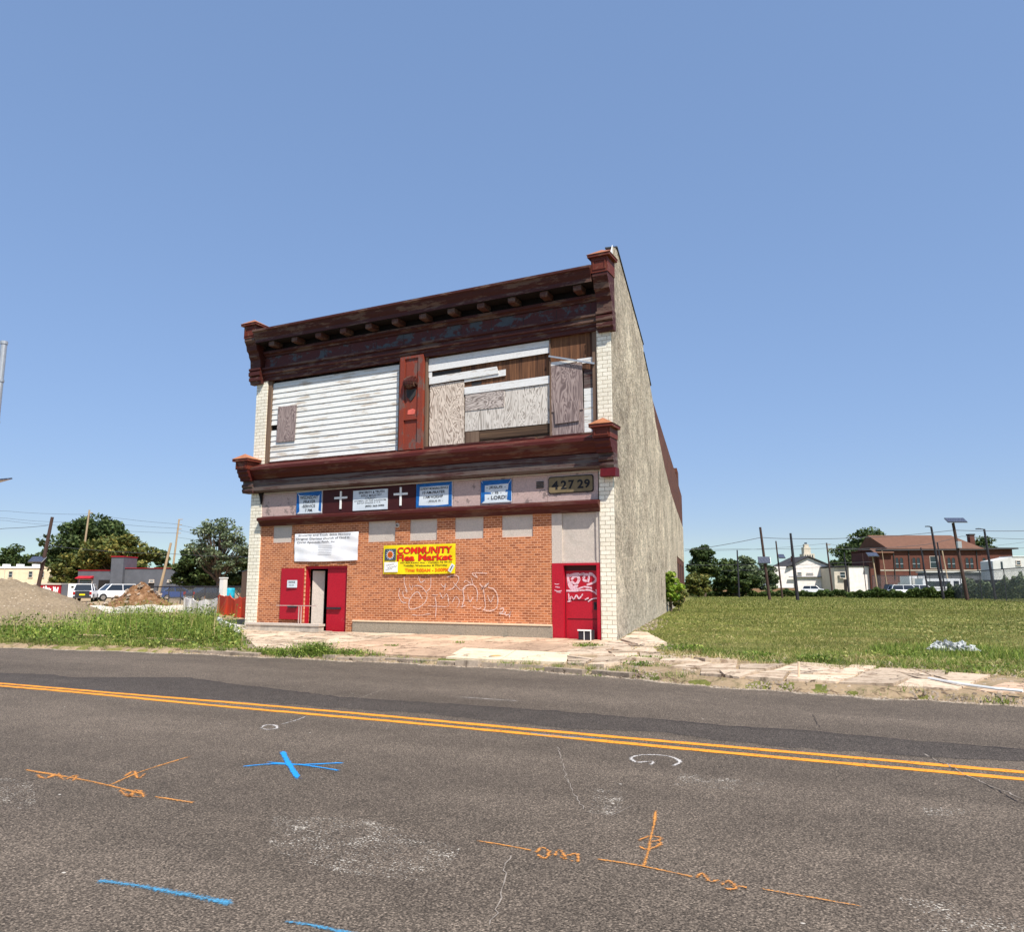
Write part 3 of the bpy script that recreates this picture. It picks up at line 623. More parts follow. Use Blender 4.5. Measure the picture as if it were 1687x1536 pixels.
m = MB(); m.box(-18.95,-15.9,D+.301,D+3.4,.10,.14); part('interior_floor', m, M['void'], B)
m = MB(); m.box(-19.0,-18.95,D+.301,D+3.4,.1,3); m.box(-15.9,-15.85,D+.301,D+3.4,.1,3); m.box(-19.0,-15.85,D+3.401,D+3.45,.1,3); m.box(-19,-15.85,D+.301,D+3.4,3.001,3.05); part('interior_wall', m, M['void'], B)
# trim under the sign band
m = MB(); m.prof_x([(-.2,4.12),(.06,4.12),(.24,4.07),(.24,3.99),(.18,3.96),(.12,3.90),(.08,3.79),(-.2,3.79)], -20.41, -7.60); part('trim_ledge', m, M['maroon'], B)
# sign band
m = MB(); m.box(-20.39, -7.62, D+.02, D+.2, 4.121, 4.99); part('sign_backing', m, M['soffit'], B)
for a, b, mt in ((-20.38,-18.80,'pinkboard'),(-18.79,-17.64,'pinkboard'),(-13.84,-12.47,'pinkboard'),(-12.46,-11.5,'pinkboard'),(-11.49,-10.40,'pinkboard'),(-10.39,-9.25,'pinkboard'),(-9.24,-7.66,'pinkboard')):
    part('sign_panel', MB().box(a, b, D-.02+random.uniform(0,.006), D+.019, 4.135, 4.93), M[mt], B)
part('sign_panel', MB().box(-17.63,-13.85,D-.03,D+.019,4.13,4.96), M['maroonpanel'], B)
part('sign_trim', MB().box(-20.40,-7.63,D-.05,D-.021,4.935,4.975), M['concpanel'], B)
for cx in (-16.85,-14.42):
    m = MB(); m.box(cx-.035,cx+.035,D-.055,D-.031,4.26,4.86); m.box(cx-.27,cx-.036,D-.055,D-.031,4.60,4.67); m.box(cx+.036,cx+.27,D-.055,D-.031,4.60,4.67)
    part('cross', m, M['white'], B)
m = MB()
for k in range(4): m.obox((-9.475,D-.035,4.565+k*.055),(.24,.02,.03),(R(30),0,0))
part('vent_louvre', m, M['tar'], B)
# lower cornice
m = MB(); m.prof_x([(-.1,5.05),(-.1,6.04),(.08,6.04),(.40,5.90),(.50,5.86),(.50,5.76),(.44,5.70),(.40,5.60),(.30,5.52),(.26,5.45),(.20,5.42),(.2,5.05)], -20.62, -7.45); part('lower_cornice', m, M['maroon'], B)
m = MB(); m.prof_x([(.201,5.42),(.27,5.42),(.27,5.30),(.245,5.295),(.245,5.18),(.27,5.175),(.27,5.06),(.22,4.99),(-.05,4.985),(-.05,5.049),(.201,5.049)], -20.60, -7.47)
part('cornice_fascia', m, M['fascia'], B)
m = MB()
for a, b, z in ((-20.1,-14.6,6.055),(-13.5,-9.6,6.07),(-9.5,-7.7,6.055)): m.box(a, b, D-.12, D+.06, 6.041, z+.03)
part('sill_board', m, M['cornice'], B)
# upper storey backing
part('upper_backing', MB().box(-20.389,-7.621,D+.14,D+.3,4.99,9.2), M['soffit'], B)
# siding on the left bay
m = MB(); n = 15; z = 6.09; hh = (9.04-6.09)/n
cutx, cutz = (-20.22,-19.9), (7.12,7.34)
for i in range(n):
    a = z+i*hh; b = a+hh-.004; dz = random.uniform(-.006,.006)
    segs = [(-20.21,-14.53)] if i not in (6,) else [(-19.88,-14.53)]
    if random.random() < .4 and i != 6: k = random.uniform(-18.5,-16); segs = [(-20.21,k-.003),(k,-14.53)]
    for (x0, x1) in segs:
        zz = random.uniform(-.006,.006); m.add([(x0,D+.056,a+dz),(x1,D+.056,a+dz+zz),(x1,D+.078,b),(x0,D+.078,b),(x0,D+.10,a+dz),(x1,D+.10,a+dz+zz),(x1,D+.10,b),(x0,D+.10,b)], [(0,1,2,3),(4,7,6,5),(0,4,5,1),(3,2,6,7),(0,3,7,4),(1,5,6,2)])
part('clapboard_siding', m, M['siding'], B)
part('plywood_patch', MB().obox((-19.47,D+.03,7.455),(.86,.014,1.3),(0,R(1),0)), M['plygrey'], B, label='small grey plywood patch on the white siding')
for x0, x1 in ((-20.388,-20.22),(-14.62,-14.53),(-13.58,-13.50),(-7.78,-7.622)):
    part('jamb', MB().box(x0,x1,D+.0,D+.139,6.05,9.2), M['greywood'], B)
# centre pilaster
pl = part('pilaster', MB().box(-14.50,-13.60,D-.07,D+.139,6.06,9.2), M['terra'], B)
m = MB(); m.box(-14.50,-14.32,D-.12,D-.071,6.06,9.2); m.box(-13.79,-13.60,D-.12,D-.071,6.06,9.2); m.box(-14.319,-13.791,D-.12,D-.071,6.06,6.28); m.box(-14.319,-13.791,D-.12,D-.071,7.05,7.09); m.box(-14.319,-13.791,D-.115,D-.071,9.12,9.2); m.box(-14.27,-13.84,D-.095,D-.071,8.2,9.02)
part('panel_moulding', m, M['terra'], pl)
m = MB()   # bulging bracket ornament with a hollow painted dark below it
pr = [(0,8.06),(.0,8.52),(.10,8.50),(.2,8.42),(.24,8.30),(.22,8.18),(.12,8.10)]
for k in range(7):
    u = (k-3)/3.2; f = math.sqrt(max(0,1-u*u*.8)); x = -14.06+u*.24
    m.prof_x([(p*f, 8.28+(zz-8.28)*f) for p, zz in pr], x-.036, x+.036, y=D-.095)
part('ornament', m, M['cornice'], pl)
m = MB(); m.front([(-14.25,8.08),(-13.87,8.08),(-13.9,7.86),(-14.06,7.68),(-14.22,7.82)], D-.099, D-.072); part('hollow_shade', m, M['tar'], pl)  # flat dark plate, the recess shade is in its colour
part('paint_chip', MB().front([(-14.2,7.24),(-13.93,7.23),(-13.9,7.37),(-14.0,7.42),(-14.19,7.38)], D-.078, D-.0715), M['pinkchip'], pl)
# right bay boards
def board(nm, pts, y0, th, mt, lab=None): return part(nm, MB().front(pts, D+y0, D+y0+th), M[mt], B, label=lab)
board('bare_boards', [(-13.49,7.4),(-9.16,7.4),(-9.16,9.14),(-13.49,9.14)], .11, .025, 'darkwood', 'bare brown vertical boards exposed under the missing planks')
board('bare_boards', [(-9.14,8.0),(-7.79,8.0),(-7.79,9.14),(-9.14,9.14)], .06, .03, 'darkwood', 'brown wood panel at the top right of the upper bay')
board('bare_boards', [(-13.49,6.06),(-9.16,6.06),(-9.16,7.39),(-13.49,7.39)], .11, .02, 'darkwoodh')
for k, (p, y) in enumerate([([(-13.49,8.86),(-9.14,8.89),(-9.14,9.08),(-13.49,9.06)],.06),([(-13.49,8.63),(-9.14,8.68),(-9.14,8.87),(-13.49,8.85)],.045),
    ([(-13.49,8.43),(-13.37,8.43),(-13.37,8.62),(-13.49,8.62)],.06),([(-13.45,8.19),(-10.9,8.25),(-10.93,8.36),(-10.97,8.48),(-13.45,8.43)],.035),([(-12.15,8.12),(-10.67,8.16),(-10.67,8.36),(-12.15,8.30)],.065),
    ([(-12.13,7.71),(-9.17,7.73),(-9.17,7.97),(-12.13,7.94)],.045),([(-9.17,8.25),(-8.3,8.28),(-8.3,8.35),(-9.17,8.37)],.03),([(-8.28,8.2),(-7.79,8.2),(-7.79,8.36),(-8.28,8.36)],.045)]):
    board('plank', p, y, .018, 'whitepaint')
board('plywood_sheet', [(-13.44,6.07),(-12.14,6.07),(-12.16,8.18),(-13.44,8.17)], .075, .018, 'plytan', 'tan plywood sheet with swirling grain beside the pilaster')
board('plywood_sheet', [(-12.11,6.51),(-10.72,6.505),(-10.72,7.71),(-12.11,7.70)], .075, .018, 'plywhite')
board('plywood_sheet', [(-10.715,6.505),(-9.16,6.5),(-9.16,7.72),(-10.715,7.71)], .075, .018, 'plywhite')
board('plywood_patch', [(-12.10,7.17),(-10.72,7.17),(-10.71,7.70),(-12.10,7.70)], .057, .016, 'plyh', 'wide weathered plywood patch over the whitish sheets')
board('bare_beam', [(-12.1,6.1),(-11.6,6.09),(-11.6,6.48),(-12.1,6.49)], .07, .03, 'greywood'); board('bare_beam', [(-11.58,6.2),(-9.16,6.22),(-9.16,6.47),(-11.58,6.47)], .08, .028, 'darkwoodh')
board('bare_beam', [(-11.55,6.12),(-11.1,6.12),(-11.1,6.15),(-11.55,6.15)], .06, .02, 'greywood')
board('hole', [(-11.9,7.98),(-11.55,7.99),(-11.55,8.1),(-11.9,8.09)], .104, .005, 'tar')  # flat dark plate painting the shade of a gap in the boards
board('hole', [(-13.36,8.45),(-12.3,8.48),(-12.3,8.6),(-13.36,8.6)], .104, .005, 'tar')  # second gap, likewise a dark plate in place of shaded depth
part('mullion', MB().box(-9.159,-9.121,D-.0,D+.139,6.06,9.18), M['greywood'], B)
board('plywood_sheet', [(-9.12,6.08),(-8.08,6.08),(-8.08,6.85),(-9.12,6.83)], .06, .018, 'plygrey', 'purplish grey plywood sheet at the bottom right of the upper bay')
board('plywood_sheet', [(-9.12,6.83),(-8.10,6.81),(-8.12,8.25),(-9.12,8.25)], .035, .018, 'plygrey', 'tall purplish grey plywood sheet over the right window')
board('plywood_patch', [(-8.99,6.45),(-8.22,6.48),(-8.21,7.1),(-9.03,7.1)], .015, .016, 'plygrey')
for grp in (range(7), (10,)):
    m = MB()
    for i in grp: a = 6.09+i*.193; m.box(-8.079,-7.79,D+.062,D+.085,a,a+.186)
    part('clapboard_siding', m, M['siding'], B, label='narrow strip of broken white clapboards')
m = MB()
for i in (7,8,9): m.box(-8.079,-7.79,D+.07,D+.085,6.09+i*.193,6.09+i*.193+.186)
part('clapboard_siding', m, M['fascia'], B, label='blackened clapboards with peeled paint')
part('metal_strip', MB().obox((-8.43,D-.03,8.34),(1.52,.03,.05),(0,R(16),0)), M['galv'], B, label='bent metal strip hanging across the right window')
# upper cornice
m = MB(); m.prof_x([(-.1,9.12),(-.1,9.60),(.19,9.60),(.19,9.53),(.13,9.50),(.13,9.44),(.17,9.42),(.17,9.36),(.11,9.33),(.11,9.26),(.07,9.24),(.07,9.12)], -20.56, -7.55); part('architrave', m, M['cornice'], B)
part('frieze', MB().box(-20.56,-7.55,D-.045,D+.1,9.601,10.02), M['frieze'], B)
for i in range(12): x = -20.0+i*1.11; part('frieze_seam', MB().box(x,x+.012,D-.05,D-.046,9.605,10.0), M['tar'], B)
uc = part('upper_cornice', MB().prof_x([(-.1,10.43),(-.1,10.90),(.66,10.90),(.77,10.87),(.77,10.80),(.70,10.77),(.66,10.66),(.60,10.55),(.60,10.43)], -20.56, -7.55), M['cornice'], B)
part('bed_mould', MB().prof_x([(-.1,10.021),(.10,10.021),(.12,10.08),(.19,10.12),(.19,10.20),(.1,10.24),(-.1,10.24)], -20.56,-7.55), M['cornice'], uc)
part('soffit_back', MB().prof_x([(-.1,10.241),(.06,10.241),(.06,10.429),(-.1,10.429)], -20.56,-7.55), M['soffit'], uc)  # coloured dark for the shade behind the brackets
part('soffit_shade_sheet', MB().prof_x([(.07,10.429),(.585,10.429),(.585,10.422),(.07,10.422)], -20.56,-7.55), M['soffit'], uc)  # added dark sheet, paints the deep shade under the cornice
for i in range(12):
    x = -19.85+i*1.075
    part('modillion', MB().prof_x([(.061,10.421),(.52,10.421),(.52,10.31),(.50,10.26),(.2,10.255),(.061,10.25)], x-.125, x+.125), M['modil'], uc)
part('roof_flashing', MB().prof_x([(-.1,10.901),(.64,10.901),(.64,10.925),(-.1,10.96)], -20.56,-7.55), M['tar'], uc)
# corner blocks: (x0,x1)
def block_top(x0, x1):
    b = part('corner_block', MB().prof_x([(-.02,10.66),(.62,10.66),(.62,11.12),(-.02,11.12)], x0, x1), M['blockred'], B)
    m = MB(); cx = (x0+x1)/2; m.box(x0-.09,x1+.09,D-.70,D+.02,11.121,11.2); part('cap_rim', m, M['blockred'], b)
    part('cap', MB().pyramid(x0-.11,x1+.11,D-.72,D+.04,11.201,11.42,ay=D-.4), M['cap'], b)
    m = MB(); m.box(x0+.05,x0+.09,D-.64,D-.621,10.74,11.04); m.box(x1-.09,x1-.05,D-.64,D-.621,10.74,11.04); m.box(x0+.091,x1-.091,D-.64,D-.621,11.0,11.04); m.box(x0+.091,x1-.091,D-.64,D-.621,10.74,10.77); part('panel_frame', m, M['blockred'], b)
    s = [(-.02,9.60),(.24,9.60),(.26,9.9),(.34,10.02),(.36,10.12),(.40,10.18),(.46,10.22),(.50,10.4),(.6,10.56),(.6,10.659),(-.02,10.659)]
    part('scroll', MB().prof_x(s, x0+.02, x1-.02), M['cornice'], b)
    part('necking', MB().prof_x([(-.02,9.02),(.18,9.02),(.2,9.12),(.27,9.14),(.27,9.26),(.22,9.28),(.3,9.33),(.3,9.46),(.24,9.49),(.3,9.52),(.3,9.599),(-.02,9.599)], x0+.0, x1), M['cornice'], b)
block_top(-21.10,-20.57); block_top(-7.54,-7.04)
def block_low(x0, x1, foot):
    b = part('corner_block', MB().prof_x([(-.02,5.80),(.66,5.80),(.66,6.08),(-.02,6.08)], x0, x1), M['blockred'], B)
    part('cap_rim', MB().box(x0-.09,x1+.09,D-.74,D+.0,6.081,6.17), M['blockred'], b)
    part('cap', MB().pyramid(x0-.11,x1+.11,D-.76,D+.02,6.171,6.38,ay=D-.5), M['cap'], b)
    m = MB(); m.box(x0+.04,x0+.08,D-.68,D-.661,5.85,6.05); m.box(x1-.08,x1-.04,D-.68,D-.661,5.85,6.05); m.box(x0+.081,x1-.081,D-.68,D-.661,6.02,6.05); m.box(x0+.081,x1-.081,D-.68,D-.661,5.85,5.88); part('panel_frame', m, M['blockred'], b)
    part('scroll', MB().prof_x([(-.02,5.40),(.42,5.40),(.44,5.50),(.52,5.54),(.54,5.64),(.6,5.7),(.6,5.799),(-.02,5.799)], x0+.02, x1-.02), M['maroon'], b)
    part('necking', MB().prof_x([(-.02,4.98),(.30,4.98),(.34,5.05),(.34,5.12),(.30,5.14),(.36,5.2),(.36,5.28),(.3,5.3),(.3,5.399),(-.02,5.399)], x0+.04, x1-.02), M['fascia'], b)
    if foot: part('foot', MB().prof_x([(-.02,4.979),(.30,4.979),(.34,4.74),(.30,4.72),(-.02,4.74)], x0+.08, x1+.02), M['footred'], b)
block_low(-21.12,-20.58, False); block_low(-7.56,-7.05, True)
part('scroll_bracket', MB().front([(-20.52,4.98),(-20.30,4.98),(-20.34,4.9),(-20.36,4.6),(-20.4,4.58),(-20.44,4.8)], D-.1, D-.051), M['soffit'], B)

# side wall (brick core with a stucco coat), other walls, roof
SP = [(0,0.05),(62,0.05),(62,11.2),(54,11.3),(54,12.5),(50.5,12.5),(50.5,11.5),(18.6,11.4),(17.6,11.4),(17.0,11.75),(15.6,11.95),(12.75,12.2),(12.7,12.55),(7.3,12.55),(7.25,12.6),(2.2,12.58),(1.2,12.1),(0.3,11.5),(0,11.3)]
def side(mb, poly, o0, o1):
    n = len(poly); vs = [(*WP(s, o0), z) for s, z in poly]+[(*WP(s, o1), z) for s, z in poly]
    mb.add(vs, [(i,(i+1)%n,(i+1)%n+n,i+n) for i in range(n)]+[tuple(range(n-1,-1,-1)), tuple(range(n,2*n))])
m = MB(); side(m, [(s+.03 if s < .2 else s, z) for s, z in SP], -.33, -.03); part('side_wall', m, M['redbrick'], B)
ST = [(0.02,.05),(58,.05),(58,.2),(43.4,.2),(43.4,4.2),(62,4.2),(62,7.8),(46,8.2),(36,8.55),(29,9.2),(24,9.9),(20,10.55),(18.7,11.2),(17.0,11.6),(15.6,11.93),(12.75,12.18),(12.7,12.53),(7.3,12.53),(2.2,12.56),(1.2,12.18),(0.3,11.58),(.02,11.43)]
m = MB(); side(m, ST, -.029, .0); part('stucco_coat', m, M['stucco'], B)
m = MB(); side(m, [(2.0,12.52),(2.2,12.59),(12.7,12.56),(12.7,12.61),(2.2,12.64),(2.0,12.57)], -.36, .03); side(m, [(12.8,12.21),(17.1,11.76),(17.1,11.82),(12.8,12.27)], -.36, .03); part('parapet_coping', m, M['tar'], B)
m = MB(); side(m, [(.0,10.95),(.9,11.75),(.9,12.12),(.3,11.6),(0,11.44)], .001, .012); part('flashing', m, M['white'], B)
for s0 in (45.0, 50.5, 56): 
    m = MB(); side(m, [(s0,.9),(s0+2.2,.9),(s0+2.2,3.6),(s0,3.6)], -.028, -.02); part('boarded_window', m, M['maroonpanel'], B)
    m = MB(); side(m, [(s0-.1,3.61),(s0+2.3,3.61),(s0+2.3,3.75),(s0-.1,3.75)], -.028, .02); part('lintel', m, M['redbrick'], B)
LW = lambda s: (-20.9-math.sin(TH)*s, D+math.cos(TH)*s)
p0, p1, q0, q1 = LW(.3), LW(62), WP(.1,-.34), WP(62,-.34)
m = MB(); m.prism([p0, (p0[0]+.3,p0[1]), (p1[0]+.3,p1[1]), p1], .05, 10.6); part('party_wall', m, M['redbrick'], B)
m = MB(); m.prism([(p1[0]+.3,p1[1]-.3), (q1[0],q1[1]-.3), q1, (p1[0]+.3,p1[1])], .05, 10.6); part('rear_wall', m, M['redbrick'], B)
m = MB(); m.prism([(p0[0]+.31,p0[1]+.05),(q0[0],p0[1]+.05),(q1[0]-.0,q1[1]-.31),(p1[0]+.31,p1[1]-.31)], 10.3, 10.45); part('roof', m, M['tar'], B)
part('parapet_back', MB().box(-20.56,-7.55,D+.101,D+.35,9.2,10.88), M['redbrick'], B)
m = MB()
for wd, pl_ in ((.10,[(15,1.2),(16,2.2),(17.5,2.6),(18,1.6),(16.5,1.0)]),(.12,[(19,.8),(19.5,2.6),(20.5,3.2),(21,1.8),(22,3.0),(22.6,1.4)]),(.1,[(20,1.0),(21.5,1.3),(23,.9),(24,2.4),(23.2,3.1)]),(.08,[(12,1.4),(12.6,2.4),(13.6,2.2),(13.2,1.4),(12.2,1.2)])):
    stroke(m, smooth(pl_), wd, lambda s_, z: (*WP(s_, .004), z), .3)
part('graffiti', m, spray('dark_grey_graffiti', srgb(84,78,80), .42, .56, 12), B, fix=False, label='dark scrawled graffiti low on the stucco side wall')
# graffiti on the brick and door
def graf(mt, strokes, y, par, lab):
    m = MB()
    for wd, pl_ in strokes: stroke(m, smooth([FA(640+p[0]/4.686, 930+p[1]/4.686) for p in pl_]), wd, lambda x, z: (x, y, z), .2); y -= .0008
    part('graffiti', m, mt, par, fix=False, label=lab)
graf(M['graf'], [(.035,[(120,95),(125,150),(145,215),(125,195)]),(.03,[(160,150),(178,200),(190,160)]),(.03,[(110,205),(120,255),(170,265)]),(.04,[(200,165),(250,170),(290,215),(300,240),(285,290),(240,330),(170,345),(160,290),(190,235),(230,215),(262,272)]),
  (.03,[(230,90),(250,140),(285,120)]),(.03,[(90,180),(80,240),(105,290),(140,300)]),(.03,[(395,215),(420,260),(450,230),(470,280)]),(.03,[(490,300),(520,250),(548,285),(530,335)]),(.03,[(610,230),(630,290),(655,250)]),(.03,[(760,230),(790,290),(815,240)]),(.03,[(180,390),(240,395),(330,380)]),(.03,[(500,140),(560,200),(600,180)]),(.035,[(330,95),(325,180),(290,215)]),(.03,[(335,238),(385,235)]),(.035,[(360,240),(370,320),(365,410)]),(.03,[(300,320),(380,325),(465,322),(460,260)]),(.035,[(405,150),(430,175),(445,150),(430,212)]),(.03,[(450,100),(520,85),(545,115),(500,185),(455,200)]),
  (.03,[(585,140),(600,125),(640,150)]),(.035,[(640,100),(660,170)]),(.03,[(670,75),(690,105),(650,70),(780,70)]),(.045,[(570,325),(585,270),(580,190),(620,160),(665,165),(690,215),(685,290)]),(.035,[(560,330),(600,318)]),
  (.045,[(705,150),(740,180),(775,145),(720,190),(740,170)]),(.04,[(735,185),(745,260),(750,330),(730,355)]),(.045,[(770,178),(820,195),(845,250),(845,310),(830,345),(780,360),(730,350)]),(.03,[(650,325),(700,345),(720,330)]),
  (.045,[(860,345),(890,340),(885,365),(858,378),(900,385)]),(.045,[(905,365),(905,390),(940,385),(945,365),(935,415)])], D-.003, B, 'pale bubble-letter graffiti sprayed on the orange brick')
graf(M['graf2'], [(.08,[(1372,75),(1378,130),(1392,180),(1450,195)]),(.07,[(1385,90),(1430,75),(1480,80),(1560,78)]),(.05,[(1400,160),(1440,190),(1500,175),(1560,185)]),(.08,[(1400,120),(1430,90),(1460,110),(1440,150),(1400,140),(1410,180),(1450,160)]),(.07,[(1470,80),(1500,75),(1495,120),(1520,130)]),(.06,[(1530,140),(1545,70),(1590,110),(1575,140),(1520,160)]),
  (.05,[(1362,205),(1440,205),(1540,200),(1610,240),(1612,262)]),(.04,[(1590,195),(1615,250)]),(.04,[(1380,225),(1385,280),(1400,250),(1420,270),(1440,240),(1460,265),(1490,230)]),(.035,[(1505,275),(1535,260)]),(.035,[(1530,290),(1560,270),(1600,262)]),(.03,[(1370,290),(1400,285)])], D+.116, dr, 'pink and white scrawled graffiti on the red door')
graf(M['graf2'], [(.02,[(1285,150),(1300,155),(1320,152)]),(.02,[(1290,175),(1325,180)]),(.02,[(1283,200),(1310,208),(1340,205)]),(.02,[(1300,215),(1335,218)])], D-.024, B, 'tiny pink scribbles on the door surround')
graf(M['graf2'], [(.045,[(-72,-238),(-50,-240),(-20,-236),(10,-240)]),(.04,[(-68,-222),(-40,-224),(0,-222)])], D+.096, dl, 'smeared pink writing near the top of the door')

# ================================================================== SIGNS AND BANNERS
def sign(name, label, cx, z, y=D, cat='sign'): return thing(name, label, cat, (cx, y, z))
def brushed(mb, x0, x1, z0, z1, wd, y, j=.03):
    rj = lambda: random.uniform(-j, j)
    mb.front([(x0+rj(),z1+rj()*.4),(x0+wd+rj(),z1-wd+rj()),(x1-wd+rj(),z1-wd+rj()),(x1+rj(),z1+rj()*.4)], y-.002, y)
    mb.front([(x0+rj()*.4,z0+rj()),(x0+wd+rj(),z0+wd*.6),(x0+wd+rj(),z1-wd),(x0,z1+rj()*.3)], y-.003, y-.001)
    mb.front([(x1-wd+rj(),z0+wd*.6),(x1+rj()*.4,z0+rj()),(x1,z1),(x1-wd+rj(),z1-wd)], y-.003, y-.001)
    return mb
def lettered(par, lines, mat, y, bold=.01, name='lettering', fn=None, shear=0, wob=.004):
    for s, x0, x1, z0, z1 in lines:
        m = MB(); text(m, s, x0, x1, z0, z1, y, bold, fn, shear, wob); o = part(name, m, mat, par, fix=False)
    return o
sg = sign('painted_sign', 'hand lettered blue bordered board reading wednsday prayer service 7 pm', -18.22, 4.2)
part('board', MB().box(-18.78,-17.66,D-.04,D-.022,4.17,4.92), M['signwhite'], sg)
part('border', brushed(MB(), -18.78,-17.67,4.18,4.91,.12,D-.042), M['blue'], sg)
lettered(sg, [('WEDNSDAY',-18.62,-17.83,4.66,4.78),('PRAYER',-18.46,-17.94,4.52,4.62),('-SERVICE',-18.53,-17.94,4.37,4.47),('7 PM.',-18.38,-18.04,4.22,4.32)], M['black'], D-.048)
sg = sign('church_board', 'white church name board between the two painted crosses', -15.63, 4.17)
part('board', MB().box(-16.33,-14.93,D-.05,D-.0305,4.17,4.84), M['signwhite'], sg)
lettered(sg, [('SINCERITY & TRUTH',-16.10,-15.06,4.715,4.80)], M['black'], D-.053, .03)
lettered(sg, [('· BIBLE MINISTRY ·',-16.06,-15.10,4.615,4.69),('- CHURCH -',-15.88,-15.36,4.525,4.60),('WOMEN OF THE KINGDOM',-16.28,-14.99,4.455,4.505),('BISHOP SANDRA C. P. A.',-16.15,-15.20,4.385,4.432)], M['black'], D-.053, .005)
lettered(sg, [('(856) 365-3083',-15.82,-15.05,4.25,4.33)], M['black'], D-.053, .03)
sg = sign('painted_sign', 'hand lettered blue bordered board with sunday morning service times', -13.15, 4.2)
part('board', MB().box(-13.82,-12.49,D-.04,D-.022,4.17,4.92), M['signwhite'], sg)
part('border', brushed(MB(), -13.82,-12.50,4.16,4.93,.13,D-.042), M['blue'], sg)
part('border', MB().front([(-13.8,4.17),(-12.5,4.16),(-12.55,4.22),(-13.1,4.2),(-13.75,4.23)], D-.046, D-.043), M['blue'], sg)
lettered(sg, [('SUNDAY MORNING-SERVICE',-13.66,-12.63,4.71,4.79),('10 AM-PRAYER',-13.58,-12.75,4.58,4.67),('11AM WORSHIP',-13.54,-12.82,4.44,4.53),('- JESUS IS -',-13.42,-12.82,4.30,4.38)], M['black'], D-.048)
sg = sign('painted_sign', 'hand lettered blue bordered board reading jesus is lord', -10.93, 4.2)
part('board', MB().box(-11.46,-10.41,D-.04,D-.022,4.19,4.86), M['signwhite'], sg)
part('border', brushed(MB(), -11.46,-10.41,4.19,4.87,.13,D-.042), M['blue'], sg)
part('border', MB().front([(-11.4,4.47),(-11.1,4.46),(-11.12,4.51),(-11.4,4.53)], D-.0455, D-.0435), M['blue'], sg)
part('border', MB().front([(-10.62,4.50),(-10.44,4.52),(-10.44,4.56),(-10.6,4.56)], D-.0455, D-.0435), M['blue'], sg)
lettered(sg, [('- JESUS -',-11.27,-10.60,4.60,4.70),('- IS -',-11.08,-10.74,4.46,4.53),('- LORD!',-11.22,-10.58,4.29,4.40)], M['black'], D-.048, .012)
sg = sign('number_board', 'olive board with dark street number 42729 and rounded corners', -8.5, 4.37)
def rrect(x0, x1, z0, z1, r):
    P = []
    for cx, cz, a in ((x1-r,z1-r,0),(x0+r,z1-r,90),(x0+r,z0+r,180),(x1-r,z0+r,270)):
        P += [(cx+r*math.cos(R(a+k*22.5)), cz+r*math.sin(R(a+k*22.5))) for k in range(5)]
    return P[::-1]
part('frame', MB().front(rrect(-9.20,-7.79,4.355,4.855,.07), D-.045, D-.021), M['black'], sg)
part('board', MB().front(rrect(-9.175,-7.815,4.38,4.83,.06), D-.055, D-.0452), M['ochre'], sg)
m = MB()
for s, x0, x1, wb in (('4',-9.09,-8.87,0),('2',-8.80,-8.61,0),('7',-8.56,-8.37,0),('2',-8.28,-8.09,0),('9',-8.07,-7.89,0)): m = MB(); text(m, s, x0, x1, 4.47, 4.73, D-.058, .035); part('digit', m, M['black'], sg, fix=False)
# white cloth banner
wr = lambda x, z: .012*math.sin(x*5+z*4)+.01*math.sin(x*11-z*6)+.006*math.sin(z*17+x*3)+.02*max(0,(3.2-z))*math.sin(x*4.2)
def cloth(x0, x1, z0, z1, y, fn, nx=44, nz=18, sag=.03):
    m = MB()
    for j in range(nz+1):
        for i in range(nx+1):
            u = i/nx; v = j/nz; x = x0+(x1-x0)*u+.02*math.sin(v*3)*(1 if u > .5 else -1)*0; z = z0+(z1-z0)*v
            if v in (0,1): z -= sag*math.sin(math.pi*u)*(.3 if v else .6)
            m.v.append((x, y-fn(x,z), z))
    k = len(m.v); m.v += [(a, b+.004, c) for a, b, c in m.v]
    for j in range(nz):
        for i in range(nx):
            a = j*(nx+1)+i; f = (a, a+1, a+nx+2, a+nx+1); m.f.append(f); m.f.append(tuple(q+k for q in f[::-1])); m.m += [0,0]
    return m
bn = sign('cloth_banner', 'wrinkled white church banner hanging above the open door', -17.4, 2.54, cat='banner')
part('cloth', cloth(-18.77,-16.06,2.53,3.47,D-.05,wr), M['bannerwhite'], bn, smooth=True, fix=False)
lettered(bn, [('Sincerity and Truth Bible Ministry',-18.60,-16.35,3.36,3.445),('Original Glorious church of God in',-18.70,-16.42,3.235,3.325),('Christ Apostolic Faith, Inc',-18.66,-17.02,3.115,3.205)], M['worn'], D-.056, .012, fn=wr)
for k in range(6): a = -17.75+.05*random.random(); m = MB(); stroke(m, [(a+i*.06, 3.02-k*.058) for i in range(11)], .008, lambda x, z: (x, D-.054-wr(x,z), z)); part('print_line', m, M['worn'], bn, fix=False)
part('grommet_cord', MB().tube([(-18.77,D-.045,3.46),(-18.84,D-.01,3.52)], .006, 5), M['black'], bn)
# yellow market banner
wy = lambda x, z: .006*math.sin(x*6+z*9)+.005*math.sin(x*13)+.012*max(0,3.0-z-.7)*math.sin(x*5)
bn = sign('vinyl_banner', 'bright yellow community flea market banner with red and orange print', -13.7, 2.07, cat='banner')
part('sheet', cloth(-15.04,-12.34,2.07,2.99,D-.045,wy,sag=.015), M['yellow'], bn, smooth=True, fix=False)
m = MB(); text(m, 'COMMUNITY', -14.50,-12.46,2.70,2.915, D-.052, .035, wy, .02); text(m, 'Flea Market', -14.50,-12.44,2.475,2.685, D-.052, .03, wy); part('lettering', m, M['bred'], bn, fix=False)
m = MB(); text(m, 'COMMUNITY', -14.512,-12.472,2.69,2.905, D-.0495, .045, wy, .02); text(m, 'Flea Market', -14.512,-12.452,2.465,2.675, D-.0495, .04, wy); part('letter_shadow', m, M['bdark'], bn, fix=False)
